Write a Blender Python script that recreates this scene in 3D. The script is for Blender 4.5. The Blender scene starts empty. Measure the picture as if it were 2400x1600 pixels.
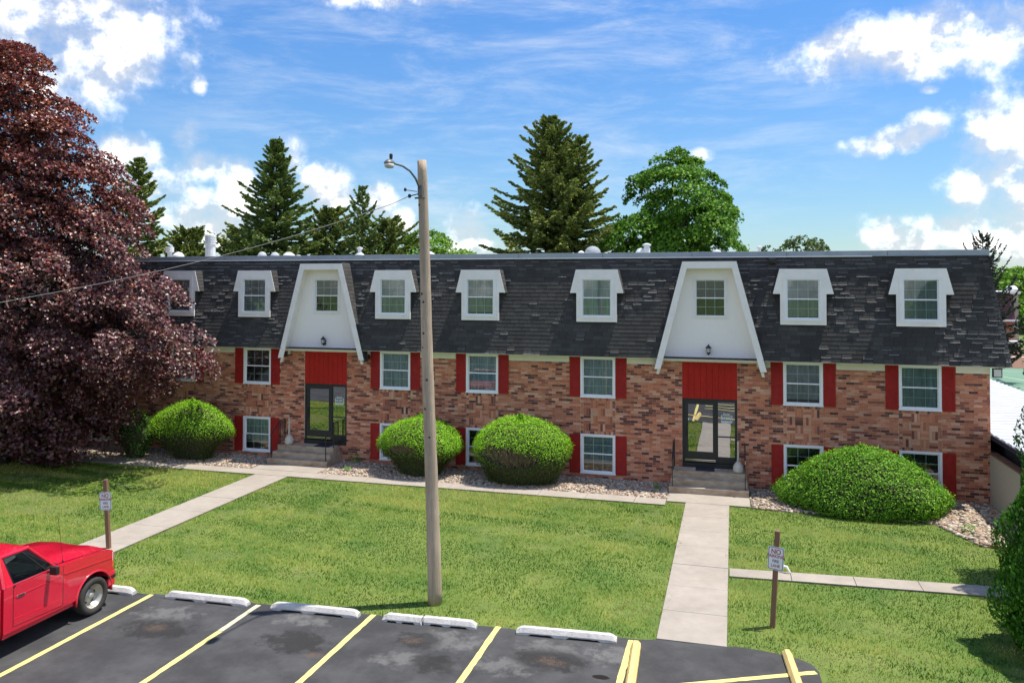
import bpy, bmesh, math, random
import numpy as np
from mathutils import Vector, Matrix
R = math.radians
random.seed(7); rng = np.random.default_rng(7)
scn = bpy.context.scene
COL = scn.collection

# ------------------------------------------------------------------ camera
F_PX, CY_PX = 1863.161, 620.489           # focal length and principal row, photo pixels (2400 wide)
CAM = np.array([3.8968, -27.3923, 6.7489]); YAW, PITCH, ROLL = -0.2711, 0.0219, 0.0011
_fw = np.array([math.sin(YAW)*math.cos(PITCH), math.cos(YAW)*math.cos(PITCH), math.sin(PITCH)])
_rt = np.array([math.cos(YAW), -math.sin(YAW), 0.0]); _up = np.cross(_rt, _fw)
RT = math.cos(ROLL)*_rt + math.sin(ROLL)*_up; UP = -math.sin(ROLL)*_rt + math.cos(ROLL)*_up; FW = _fw
cd = bpy.data.cameras.new('camera'); cam = bpy.data.objects.new('camera', cd); COL.objects.link(cam)
cd.sensor_width = 36; cd.lens = F_PX/2400*36; cd.shift_y = (CY_PX-800)/2400
cd.clip_start = 0.1; cd.clip_end = 3000
cam.matrix_world = Matrix(((RT[0], UP[0], -FW[0], CAM[0]), (RT[1], UP[1], -FW[1], CAM[1]), (RT[2], UP[2], -FW[2], CAM[2]), (0, 0, 0, 1)))
scn.camera = cam
def ray(x, y): return FW + RT*(x-1200)/F_PX - UP*(y-CY_PX)/F_PX
def G(x, y, z=0.0):
    d = ray(x, y); t = (z-CAM[2])/d[2]; return CAM+t*d
def FY(x, y, Y=0.0):
    d = ray(x, y); t = (Y-CAM[1])/d[1]; return CAM+t*d
def depth(p): return float((np.array(p)-CAM) @ FW)

# ------------------------------------------------------------------ light
SUN_EL, SUN_AZ = R(70.2), R(67.8)         # azimuth clockwise from +Y
scn.view_settings.view_transform = 'Standard'; scn.view_settings.look = 'None'
scn.view_settings.exposure = 1.80; scn.view_settings.gamma = 1.0; scn.view_settings.use_curve_mapping = False
sl = bpy.data.lights.new('sun', 'SUN'); sl.energy = 2.0; sl.angle = R(0.53); sl.color = (1.0, 0.94, 0.84)
so = bpy.data.objects.new('sun', sl); COL.objects.link(so)
sd = Vector((math.sin(SUN_AZ)*math.cos(SUN_EL), math.cos(SUN_AZ)*math.cos(SUN_EL), math.sin(SUN_EL)))
so.rotation_euler = sd.to_track_quat('Z', 'Y').to_euler(); so.location = (20, 10, 40)

# ------------------------------------------------------------------ world: blue sky with cumulus and thin cirrus
W = bpy.data.worlds.new('World'); scn.world = W; W.use_nodes = True
nt = W.node_tree; nt.nodes.clear()
def WN(t, **k):
    n = nt.nodes.new(t)
    for a, b in k.items(): setattr(n, a, b)
    return n
def wl(a, b): nt.links.new(a, b)
def wm(op, a, b=None, c=None, clamp=False):
    n = WN('ShaderNodeMath', operation=op); n.use_clamp = clamp
    for i, v in enumerate((a, b, c)):
        if v is None: continue
        if isinstance(v, (int, float)): n.inputs[i].default_value = v
        else: wl(v, n.inputs[i])
    return n.outputs[0]
SKY_STR = 0.10
sky = WN('ShaderNodeTexSky', sky_type='NISHITA', sun_disc=False, sun_elevation=SUN_EL, sun_rotation=SUN_AZ, altitude=200, air_density=1.15, dust_density=0.25, ozone_density=3.2)
geo = WN('ShaderNodeNewGeometry')
vdir = WN('ShaderNodeVectorMath', operation='SCALE'); wl(geo.outputs['Incoming'], vdir.inputs[0]); vdir.inputs['Scale'].default_value = -1
sep = WN('ShaderNodeSeparateXYZ'); wl(vdir.outputs[0], sep.inputs[0])
U = wm('ARCTAN2', sep.outputs[0], sep.outputs[1]); V = wm('ARCSINE', sep.outputs[2])
uv = WN('ShaderNodeCombineXYZ'); wl(U, uv.inputs[0]); wl(V, uv.inputs[1])
def wnoise(scale, detail, rough, off=(0, 0, 0), sc=(1, 1, 1), rot=0.0, dist=0.0):
    mp = WN('ShaderNodeMapping'); wl(uv.outputs[0], mp.inputs[0]); mp.inputs['Location'].default_value = off
    mp.inputs['Scale'].default_value = sc; mp.inputs['Rotation'].default_value = (0, 0, rot)
    n = WN('ShaderNodeTexNoise'); wl(mp.outputs[0], n.inputs['Vector'])
    n.inputs['Scale'].default_value = scale; n.inputs['Detail'].default_value = detail; n.inputs['Roughness'].default_value = rough
    n.inputs['Distortion'].default_value = dist
    return n.outputs['Fac']
def px_uv(x, y):
    d = ray(x, y); d = d/np.linalg.norm(d); return math.atan2(d[0], d[1]), math.asin(d[2])
# cumulus: centre and half-size in photo pixels, turned into sky directions
CL = [(150, 20, 250, 120), (60, 150, 190, 110), (240, 130, 150, 90), (300, 370, 75, 55), (440, 330, 42, 60), (480, 385, 70, 40), (380, 430, 80, 40),
      (480, 525, 140, 75), (560, 430, 45, 70), (690, 370, 35, 60), (760, 450, 75, 65), (880, 470, 50, 45), (930, 530, 45, 40),
      (1095, 555, 55, 65), (900, -15, 170, 35), (2230, 95, 320, 75), (2000, 105, 120, 50), (2110, 325, 62, 32), (2165, 305, 58, 34), (2040, 345, 62, 25), (2390, 330, 120, 120), (2310, 440, 80, 60),
      (2370, 470, 100, 70), (2080, 560, 62, 55), (2180, 575, 70, 55), (2265, 545, 75, 62), (2390, 560, 80, 60), (1642, 366, 36, 20), (2180, 210, 22, 11), (445, 150, 32, 42), (465, 190, 20, 30)]
blobs = []
for x, y, rx, ry in CL:
    u0, v0 = px_uv(x, y); blobs.append((u0, v0, rx/F_PX*0.92, ry/F_PX*0.92))
rs = random.Random(3)
uc, _ = px_uv(1200, 300)
for k in range(84):                        # unseen clouds, added larger and denser to light the shaded facade
    u0 = uc + rs.uniform(0.85, 2*math.pi-0.85); u0 = (u0+math.pi) % (2*math.pi) - math.pi
    blobs.append((u0, rs.uniform(0.03, 0.95), rs.uniform(0.12, 0.28), rs.uniform(0.06, 0.13)))
mask = None
for u0, v0, ru, rv in blobs:
    a = wm('MULTIPLY', wm('SUBTRACT', U, u0), 1/ru); b = wm('MULTIPLY', wm('SUBTRACT', V, v0), 1/rv)
    q = wm('MULTIPLY_ADD', a, a, wm('MULTIPLY', b, b)); m = wm('SUBTRACT', 1.0 if ru > 0.022 else 0.45, q)
    mask = m if mask is None else wm('SMOOTH_MAX', mask, m, 0.35)
mask = wm('MINIMUM', wm('MAXIMUM', mask, -3.0), 0.80)
n1 = wnoise(17, 9, 0.58); n2 = wnoise(17, 9, 0.58, off=(0.010, 0.028, 0)); n3 = wnoise(5, 3, 0.5, off=(3, 1, 0))
n4 = wnoise(52, 6, 0.6, off=(2, 3, 0))
dens = wm('ADD', mask, wm('ADD', wm('MULTIPLY', wm('SUBTRACT', n1, 0.48), 4.4), wm('MULTIPLY', wm('SUBTRACT', n4, 0.5), 1.7)))
def sstep(v, lo, hi):
    n = WN('ShaderNodeMapRange', interpolation_type='SMOOTHSTEP'); wl(v, n.inputs['Value'])
    n.inputs['From Min'].default_value = lo; n.inputs['From Max'].default_value = hi; return n.outputs['Result']
alpha = sstep(dens, -0.70, 1.95)
shade = wm('ADD', wm('MULTIPLY', wm('SUBTRACT', n1, n2), 4.0), wm('MULTIPLY', n3, 0.75)); shade = sstep(shade, 0.10, 0.95)
ci1 = wnoise(9, 8, 0.68, sc=(0.55, 2.6, 1), rot=R(14), dist=0.35); ci2 = wnoise(3.2, 4, 0.5, off=(1.2, 5, 0))
u1, v1 = px_uv(1230, 190)
a = wm('MULTIPLY', wm('SUBTRACT', U, u1), 1/0.42); b = wm('MULTIPLY', wm('SUBTRACT', V, v1), 1/0.22)
cm = wm('SUBTRACT', 1.0, wm('MULTIPLY_ADD', a, a, wm('MULTIPLY', b, b)))
cm = wm('MAXIMUM', sstep(cm, -0.6, 0.6), wm('MULTIPLY', sstep(ci2, 0.55, 0.7), 0.6))
cir = wm('MULTIPLY', wm('MULTIPLY', sstep(ci1, 0.40, 0.82), cm), 0.50)
def wmix(f, a, b):
    n = WN('ShaderNodeMix', data_type='RGBA'); n.clamp_factor = True
    if isinstance(f, float): n.inputs[0].default_value = f
    else: wl(f, n.inputs[0])
    for i, v in ((6, a), (7, b)):
        if isinstance(v, tuple): n.inputs[i].default_value = (*v, 1)
        else: wl(v, n.inputs[i])
    return n.outputs[2]
CB = 1.0/SKY_STR/3.34
cloudc = wmix(shade, (0.74*CB, 0.77*CB, 0.83*CB), (2.05*CB, 1.95*CB, 1.86*CB))
skyt = WN('ShaderNodeMix', data_type='RGBA', blend_type='MULTIPLY'); skyt.inputs[0].default_value = 1.0
tintr = WN('ShaderNodeValToRGB'); wl(wm('MULTIPLY', wm('ABSOLUTE', V), 1/1.2), tintr.inputs[0])
el = tintr.color_ramp.elements; el[0].position = 0.0; el[0].color = (0.27, 0.33, 0.38, 1); el[1].position = 0.36; el[1].color = (0.205, 0.365, 0.535, 1)
wl(sky.outputs[0], skyt.inputs[6]); wl(tintr.outputs[0], skyt.inputs[7])
c1 = wmix(cir, skyt.outputs[2], (0.92*CB, 0.97*CB, 1.04*CB))
c2 = wmix(wm('MULTIPLY', alpha, 0.95), c1, cloudc)
bg = WN('ShaderNodeBackground'); bg.inputs['Strength'].default_value = SKY_STR; wl(c2, bg.inputs['Color'])
wo = WN('ShaderNodeOutputWorld'); wl(bg.outputs[0], wo.inputs['Surface'])

# ------------------------------------------------------------------ helpers
class MB:
    """collects polygons; one colour per polygon piece"""
    def __init__(s): s.v = []; s.f = []; s.c = []; s.col = (1, 1, 1)
    def add(s, vs, fs, col=None):
        o = len(s.v); s.v += [tuple(p) for p in vs]; s.f += [tuple(i+o for i in f) for f in fs]
        s.c += [col or s.col]*len(vs); return s
    def box(s, x0, x1, y0, y1, z0, z1, col=None):
        return s.add([(x0,y0,z0),(x1,y0,z0),(x1,y1,z0),(x0,y1,z0),(x0,y0,z1),(x1,y0,z1),(x1,y1,z1),(x0,y1,z1)],
                     [(0,3,2,1),(4,5,6,7),(0,1,5,4),(1,2,6,5),(2,3,7,6),(3,0,4,7)], col)
    def prism_xz(s, pts, y0, y1, col=None):
        n = len(pts); a = sum(pts[i][0]*pts[(i+1)%n][1]-pts[(i+1)%n][0]*pts[i][1] for i in range(n))
        if a < 0: pts = pts[::-1]
        vs = [(x, y0, z) for x, z in pts]+[(x, y1, z) for x, z in pts]
        fs = [tuple(range(n)), tuple(range(2*n-1, n-1, -1))]+[(i, i+n, (i+1)%n+n, (i+1)%n) for i in range(n)]
        return s.add(vs, fs, col)
    def prism_yz(s, pts, x0, x1, col=None):
        n = len(pts); a = sum(pts[i][0]*pts[(i+1)%n][1]-pts[(i+1)%n][0]*pts[i][1] for i in range(n))
        if a < 0: pts = pts[::-1]
        vs = [(x0, y, z) for y, z in pts]+[(x1, y, z) for y, z in pts]
        fs = [tuple(range(n-1, -1, -1)), tuple(range(n, 2*n))]+[((i+1)%n, (i+1)%n+n, i+n, i) for i in range(n)]
        return s.add(vs, fs, col)
    def prism_xy(s, pts, z0, z1, col=None):
        n = len(pts); a = sum(pts[i][0]*pts[(i+1)%n][1]-pts[(i+1)%n][0]*pts[i][1] for i in range(n))
        if a < 0: pts = pts[::-1]
        vs = [(x, y, z0) for x, y in pts]+[(x, y, z1) for x, y in pts]
        fs = [tuple(range(n-1, -1, -1)), tuple(range(n, 2*n))]+[(i, (i+1)%n, (i+1)%n+n, i+n) for i in range(n)]
        return s.add(vs, fs, col)
    def tube(s, pts, rad, n=8, col=None, cap=True):
        pts = [Vector(p) for p in pts]; rad = rad if hasattr(rad, '__len__') else [rad]*len(pts)
        vs = []; fs = []; up = Vector((0.13, 0.31, 0.94)).normalized()
        for i, p in enumerate(pts):
            t = (pts[min(i+1, len(pts)-1)]-pts[max(i-1, 0)]).normalized()
            a = t.cross(up)
            if a.length < 0.15: a = t.cross(Vector((1, 0, 0)))
            a.normalize(); b = t.cross(a)
            for k in range(n):
                th = 2*math.pi*k/n; vs.append(p+(math.cos(th)*a+math.sin(th)*b)*float(rad[i]))
        for i in range(len(pts)-1):
            for k in range(n):
                fs.append((i*n+k, i*n+(k+1)%n, (i+1)*n+(k+1)%n, (i+1)*n+k))
        if cap: fs += [tuple(range(n-1, -1, -1)), tuple(range((len(pts)-1)*n, len(pts)*n))]
        return s.add(vs, fs, col)
    def lathe(s, prof, cx, cy, n=16, col=None, cz=0):
        vs = []; fs = []
        for r, z in prof:
            for k in range(n):
                th = 2*math.pi*k/n; vs.append((cx+r*math.cos(th), cy+r*math.sin(th), cz+z))
        for i in range(len(prof)-1):
            for k in range(n):
                fs.append((i*n+k, i*n+(k+1)%n, (i+1)*n+(k+1)%n, (i+1)*n+k))
        fs += [tuple(range(n-1, -1, -1)), tuple(range((len(prof)-1)*n, len(prof)*n))]
        return s.add(vs, fs, col)
    def mesh(s, name, off=(0, 0, 0), smooth=False):
        me = bpy.data.meshes.new(name)
        me.from_pydata([(x-off[0], y-off[1], z-off[2]) for x, y, z in s.v], [], s.f)
        at = me.color_attributes.new('Col', 'FLOAT_COLOR', 'POINT')
        at.data.foreach_set('color', np.array([(c[0], c[1], c[2], 1.0) for c in s.c], dtype=np.float32).ravel())
        if smooth: me.polygons.foreach_set('use_smooth', [True]*len(me.polygons))
        me.update(); return me
ORG = {}
def put(name, me, mat, parent=None, loc=(0, 0, 0)):
    o = bpy.data.objects.new(name, me); COL.objects.link(o); o.location = loc
    if mat is not None and me is not None and len(me.materials) == 0: me.materials.append(mat)
    if parent is not None: o.parent = parent; ORG[o.name] = ORG.get(parent.name, (0, 0, 0))
    return o
def tag(o, label, cat, group=None):
    o['label'] = label; o['category'] = cat
    if group: o['group'] = group
    return o
def thing(name, label, cat, loc=(0, 0, 0), group=None):
    o = bpy.data.objects.new(name, None); COL.objects.link(o); o.location = loc; o.empty_display_size = 0.2
    ORG[o.name] = tuple(loc); return tag(o, label, cat, group)
def part(name, mb, mat, parent, smooth=False, bevel=0.0, label=None):
    """mesh built in world coordinates, parented to a thing (or part) whose origin is known"""
    o = put(name, mb.mesh(name, ORG[parent.name], smooth), mat, parent)
    if bevel: bm_bevel(o.data, bevel)
    if label: o['label'] = label
    return o
def bm_bevel(me, w, seg=2, ang=30):
    bm = bmesh.new(); bm.from_mesh(me); bmesh.ops.remove_doubles(bm, verts=bm.verts, dist=1e-5)
    ed = [e for e in bm.edges if len(e.link_faces) == 2 and e.calc_face_angle(0) > R(ang)]
    bmesh.ops.bevel(bm, geom=ed, offset=w, segments=seg, affect='EDGES', profile=0.6, clamp_overlap=True)
    bm.to_mesh(me); bm.free()
def structure(name, mb, mat, smooth=False):
    o = put(name, mb.mesh(name, (0, 0, 0), smooth), mat); o['kind'] = 'structure'; ORG[o.name] = (0, 0, 0); return o
def np_mesh(name, verts, faces, cols=None, smooth=False):
    me = bpy.data.meshes.new(name); nv, nf, k = len(verts), len(faces), faces.shape[1]
    me.vertices.add(nv); me.vertices.foreach_set('co', np.ascontiguousarray(verts, dtype=np.float32).ravel())
    me.loops.add(nf*k); me.loops.foreach_set('vertex_index', np.ascontiguousarray(faces, dtype=np.int32).ravel())
    me.polygons.add(nf); me.polygons.foreach_set('loop_start', np.arange(0, nf*k, k, dtype=np.int32))
    me.polygons.foreach_set('loop_total', np.full(nf, k, dtype=np.int32))
    if smooth: me.polygons.foreach_set('use_smooth', np.ones(nf, dtype=bool))
    if cols is not None:
        at = me.color_attributes.new('Col', 'FLOAT_COLOR', 'POINT')
        c4 = np.ones((nv, 4), dtype=np.float32); c4[:, :3] = cols; at.data.foreach_set('color', c4.ravel())
    me.update(calc_edges=True); me.validate(); return me

# ------------------------------------------------------------------ materials
def material(name, base=(0.5, 0.5, 0.5), rough=0.6, attr=False, noise=0.0, nscale=8.0, bump=0.0, bscale=60.0, metal=0.0, spec=0.5, trans=0.0, coat=0.0, detail=5, stretch=(1, 1, 1), coords='Object', tint=None):
    m = bpy.data.materials.new(name); m.use_nodes = True; t = m.node_tree; L = t.links
    b = t.nodes['Principled BSDF']; b.inputs['Roughness'].default_value = rough; b.inputs['Metallic'].default_value = metal
    b.inputs['Specular IOR Level'].default_value = spec; b.inputs['Coat Weight'].default_value = coat
    tc = t.nodes.new('ShaderNodeTexCoord'); mp = t.nodes.new('ShaderNodeMapping'); mp.inputs['Scale'].default_value = stretch
    L.new(tc.outputs[coords], mp.inputs[0])
    src = None
    if attr:
        a = t.nodes.new('ShaderNodeVertexColor'); a.layer_name = 'Col'; src = a.outputs['Color']
        if base != (1, 1, 1):
            mm = t.nodes.new('ShaderNodeMix'); mm.data_type = 'RGBA'; mm.blend_type = 'MULTIPLY'; mm.inputs[0].default_value = 1
            L.new(src, mm.inputs[6]); mm.inputs[7].default_value = (*base, 1); src = mm.outputs[2]
    else:
        rgb = t.nodes.new('ShaderNodeRGB'); rgb.outputs[0].default_value = (*base, 1); src = rgb.outputs[0]
    if noise > 0:
        n = t.nodes.new('ShaderNodeTexNoise'); n.inputs['Scale'].default_value = nscale; n.inputs['Detail'].default_value = detail; n.inputs['Roughness'].default_value = 0.65
        L.new(mp.outputs[0], n.inputs['Vector'])
        mr = t.nodes.new('ShaderNodeMapRange'); L.new(n.outputs['Fac'], mr.inputs['Value']); mr.inputs['From Min'].default_value = 0.28; mr.inputs['From Max'].default_value = 0.72
        mx = t.nodes.new('ShaderNodeMix'); mx.data_type = 'RGBA'; mx.blend_type = 'MULTIPLY'
        L.new(mr.outputs[0], mx.inputs[0]); L.new(src, mx.inputs[6])
        mx.inputs[7].default_value = (*(tint if tint else (1-noise,)*3), 1); src = mx.outputs[2]
    L.new(src, b.inputs['Base Color'])
    if bump > 0:
        n = t.nodes.new('ShaderNodeTexNoise'); n.inputs['Scale'].default_value = bscale; n.inputs['Detail'].default_value = 4
        L.new(mp.outputs[0], n.inputs['Vector'])
        bp = t.nodes.new('ShaderNodeBump'); bp.inputs['Strength'].default_value = bump; bp.inputs['Distance'].default_value = 0.02
        L.new(n.outputs['Fac'], bp.inputs['Height']); L.new(bp.outputs[0], b.inputs['Normal'])
    if trans > 0:
        tr = t.nodes.new('ShaderNodeBsdfTranslucent'); L.new(src, tr.inputs['Color'])
        mx = t.nodes.new('ShaderNodeMixShader'); mx.inputs[0].default_value = trans
        L.new(b.outputs[0], mx.inputs[1]); L.new(tr.outputs[0], mx.inputs[2])
        L.new(mx.outputs[0], t.nodes['Material Output'].inputs['Surface'])
    return m
def glass(name, tint=(0.8, 0.88, 0.86), base_refl=0.05, ior=1.5, rough=0.0, wavy=0.0):
    m = bpy.data.materials.new(name); m.use_nodes = True; t = m.node_tree; t.nodes.clear(); L = t.links
    tr = t.nodes.new('ShaderNodeBsdfTransparent'); tr.inputs[0].default_value = (*tint, 1)
    gl = t.nodes.new('ShaderNodeBsdfGlossy'); gl.inputs['Roughness'].default_value = rough; gl.inputs[0].default_value = (0.95, 0.97, 1, 1)
    fr = t.nodes.new('ShaderNodeFresnel'); fr.inputs['IOR'].default_value = ior
    ad = t.nodes.new('ShaderNodeMath'); ad.operation = 'ADD'; ad.use_clamp = True; L.new(fr.outputs[0], ad.inputs[0]); ad.inputs[1].default_value = base_refl
    if wavy:
        tc = t.nodes.new('ShaderNodeTexCoord'); n = t.nodes.new('ShaderNodeTexNoise'); n.inputs['Scale'].default_value = 2.2; n.inputs['Detail'].default_value = 1
        L.new(tc.outputs['Object'], n.inputs['Vector']); bp = t.nodes.new('ShaderNodeBump'); bp.inputs['Strength'].default_value = wavy; bp.inputs['Distance'].default_value = 0.02
        L.new(n.outputs['Fac'], bp.inputs['Height']); L.new(bp.outputs[0], gl.inputs['Normal'])
    mx = t.nodes.new('ShaderNodeMixShader'); L.new(ad.outputs[0], mx.inputs[0]); L.new(tr.outputs[0], mx.inputs[1]); L.new(gl.outputs[0], mx.inputs[2])
    o = t.nodes.new('ShaderNodeOutputMaterial'); L.new(mx.outputs[0], o.inputs['Surface']); return m
M = {}
M['brick'] = material('brick', (1, 1, 1), 0.85, attr=True, noise=0.22, nscale=22, bump=0.25, bscale=90)
M['mortar'] = material('mortar', (0.60, 0.45, 0.34), 0.95, noise=0.2, nscale=5)
M['shingle'] = material('asphalt_shingle', (1, 1, 1), 0.92, attr=True, noise=0.35, nscale=60, bump=0.5, bscale=160)
M['deck'] = material('roof_felt', (0.022, 0.022, 0.024), 0.95)
M['white'] = material('white_paint', (0.90, 0.86, 0.83), 0.55, noise=0.14, nscale=2.5)
M['siding'] = material('white_siding', (0.90, 0.855, 0.825), 0.65, noise=0.06, nscale=9, stretch=(6, 1, 0.4), bump=0.08, bscale=12)
M['cream'] = material('cream_paint', (0.74, 0.71, 0.58), 0.6, noise=0.08, nscale=4)
M['vinyl'] = material('white_vinyl', (0.82, 0.83, 0.84), 0.4)
M['red'] = material('red_paint', (0.52, 0.022, 0.014), 0.6, spec=0.2, noise=0.28, nscale=14, stretch=(3, 1, 0.6), bump=0.12, bscale=40)
M['shutterred'] = material('shutter_red_paint', (0.38, 0.022, 0.016), 0.6, spec=0.2, noise=0.28, nscale=6, bump=0.1, bscale=40)
M['black'] = material('black_metal', (0.012, 0.012, 0.014), 0.45)
M['iron'] = material('wrought_iron', (0.018, 0.014, 0.014), 0.5)
M['coping'] = material('galvanised_coping', (0.36, 0.40, 0.45), 0.5, metal=0.25, noise=0.2, nscale=2)
M['drip'] = material('white_drip_edge', (0.82, 0.83, 0.84), 0.5)
M['roofing'] = material('flat_roof_membrane', (0.35, 0.35, 0.34), 0.9, noise=0.2, nscale=0.8)
M['ventmetal'] = material('painted_vent_metal', (0.74, 0.75, 0.75), 0.5, noise=0.12, nscale=5)
M['dish'] = material('grey_dish', (0.50, 0.53, 0.54), 0.5, noise=0.1, nscale=4)
M['glass'] = glass('window_glass', (0.86, 0.92, 0.91), 0.02, 1.5, wavy=0.05)
M['doorglass'] = glass('tinted_door_glass', (0.12, 0.13, 0.13), 0.42, 1.5, wavy=0.04)
M['blind'] = material('grey_blind', (0.44, 0.43, 0.42), 0.8, noise=0.5, nscale=3.0, stretch=(3, 1, 0.5))
M['curtain'] = material('teal_grey_curtain', (0.52, 0.58, 0.55), 0.8, noise=0.55, nscale=4.0, stretch=(3, 1, 0.4))
M['darkroom'] = material('dark_room', (0.035, 0.037, 0.037), 0.9)
M['bluecurtain'] = material('blue_curtain', (0.09, 0.17, 0.42), 0.8, noise=0.55, nscale=5, stretch=(3, 1, 0.4))
M['concrete'] = material('pale_concrete', (0.385, 0.340, 0.288), 0.9, noise=0.16, nscale=3.5, bump=0.25, bscale=120)
M['stepconc'] = material('stained_concrete', (0.50, 0.43, 0.33), 0.9, noise=0.5, nscale=2.6, tint=(0.55, 0.40, 0.30), bump=0.3, bscale=80, stretch=(1, 1, 2))
M['stopconc'] = material('white_concrete', (0.62, 0.60, 0.57), 0.9, noise=0.35, nscale=7, bump=0.4, bscale=40)
M['yellow'] = material('yellow_paint', (0.80, 0.58, 0.22), 0.7, noise=0.22, nscale=9)
M['lineyellow'] = material('yellow_line_paint', (0.82, 0.70, 0.22), 0.8, noise=0.25, nscale=7, bump=0.2, bscale=60)
M['linecream'] = material('faded_line_paint', (0.62, 0.57, 0.38), 0.8, noise=0.25, nscale=9)
M['wood'] = material('weathered_pole_wood', (0.60, 0.475, 0.345), 0.85, noise=0.42, nscale=7, stretch=(3, 3, 0.16), bump=0.6, bscale=26)
M['post'] = material('brown_post_wood', (0.22, 0.115, 0.07), 0.75, noise=0.25, nscale=10, stretch=(4, 4, 0.3))
M['signwhite'] = material('sign_white', (0.72, 0.74, 0.78), 0.4)
M['signred'] = material('sign_red', (0.36, 0.03, 0.05), 0.5)
M['signdark'] = material('sign_grey', (0.14, 0.12, 0.13), 0.5)
M['galv'] = material('lamp_metal', (0.13, 0.135, 0.14), 0.5, metal=0.3)
M['lens'] = material('lamp_lens', (0.55, 0.55, 0.50), 0.25)
M['gravel'] = material('river_stones', (1, 1, 1), 0.8, attr=True, noise=0.2, nscale=30)
M['leaf'] = material('leaf', (1, 1, 1), 0.5, attr=True, trans=0.30, spec=0.15)
M['purpleleaf'] = material('purple_leaf', (1, 1, 1), 0.38, attr=True, trans=0.22, spec=0.55)
M['needle'] = material('needle', (1, 1, 1), 0.6, attr=True, trans=0.18, spec=0.3)
M['bark'] = material('bark', (0.085, 0.065, 0.05), 0.9, noise=0.4, nscale=10, bump=0.6, bscale=20)
M['twig'] = material('dry_twig', (0.20, 0.145, 0.095), 0.9)
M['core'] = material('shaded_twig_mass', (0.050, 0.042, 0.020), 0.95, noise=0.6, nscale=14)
M['grass'] = material('grass_blade', (1, 1, 1), 0.55, attr=True, trans=0.25, spec=0.10)
M['pot'] = material('beige_plastic', (0.50, 0.47, 0.40), 0.5)
M['mat'] = material('door_mat', (0.02, 0.022, 0.035), 0.95)
M['decal'] = material('white_decal', (0.62, 0.72, 0.72), 0.5)
M['truckred'] = material('truck_paint', (0.66, 0.012, 0.040), 0.22, noise=0.1, nscale=2, coat=1.0)
M['trucktrim'] = material('truck_trim', (0.015, 0.015, 0.017), 0.5)
M['tyre'] = material('tyre', (0.028, 0.027, 0.026), 0.85, noise=0.4, nscale=9, tint=(1.5, 1.4, 1.25))
M['rim'] = material('worn_alloy', (0.50, 0.48, 0.42), 0.35, metal=0.5, noise=0.25, nscale=6)
M['chrome'] = material('chrome', (0.7, 0.7, 0.7), 0.15, metal=1.0)
M['headlamp'] = material('headlamp', (0.75, 0.76, 0.75), 0.15)
M['amber'] = material('amber_lens', (0.75, 0.22, 0.03), 0.25)
M['carglass'] = glass('car_glass', (0.42, 0.52, 0.49), 0.20, 1.5)
M['seat'] = material('dark_seat', (0.03, 0.03, 0.035), 0.9)
M['metalroof'] = material('white_metal_roof', (0.58, 0.60, 0.62), 0.4, noise=0.15, nscale=1.2)
M['beigewall'] = material('beige_stucco', (0.44, 0.39, 0.31), 0.9, noise=0.15, nscale=12, bump=0.4, bscale=60)
M['farbrick'] = material('far_brick', (0.36, 0.13, 0.08), 0.9, noise=0.2, nscale=3)
M['farroof'] = material('far_maroon_roof', (0.11, 0.05, 0.06), 0.9, noise=0.2, nscale=6)
M['court'] = material('green_court', (0.13, 0.24, 0.16), 0.9, noise=0.12, nscale=0.3)
M['timber'] = material('edging_timber', (0.22, 0.12, 0.07), 0.9, noise=0.3, nscale=8)
M['blackgap'] = material('joint_earth', (0.10, 0.085, 0.065), 0.95)
M['litter'] = material('white_paper', (0.8, 0.8, 0.8), 0.7)

def weather(m, scale=0.7, amt=0.22):
    t = m.node_tree; b = t.nodes['Principled BSDF']; L = t.links; src = b.inputs['Base Color'].links[0].from_socket
    g = t.nodes.new('ShaderNodeNewGeometry'); n = t.nodes.new('ShaderNodeTexNoise'); n.inputs['Scale'].default_value = scale; n.inputs['Detail'].default_value = 6; n.inputs['Roughness'].default_value = 0.6
    L.new(g.outputs['Position'], n.inputs['Vector']); r = t.nodes.new('ShaderNodeMapRange'); r.inputs['From Min'].default_value = 0.32; r.inputs['From Max'].default_value = 0.68; L.new(n.outputs['Fac'], r.inputs['Value'])
    x = t.nodes.new('ShaderNodeMix'); x.data_type = 'RGBA'; x.blend_type = 'MULTIPLY'; L.new(r.outputs[0], x.inputs[0]); L.new(src, x.inputs[6]); x.inputs[7].default_value = (1-amt, 1-amt*1.05, 1-amt*1.1, 1)
    L.new(x.outputs[2], b.inputs['Base Color'])
weather(M['brick'], 0.9, 0.16); weather(M['shingle'], 0.55, 0.30); weather(M['red'], 1.7, 0.22); weather(M['concrete'], 0.8, 0.16); weather(M['wood'], 0.9, 0.25)

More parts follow.
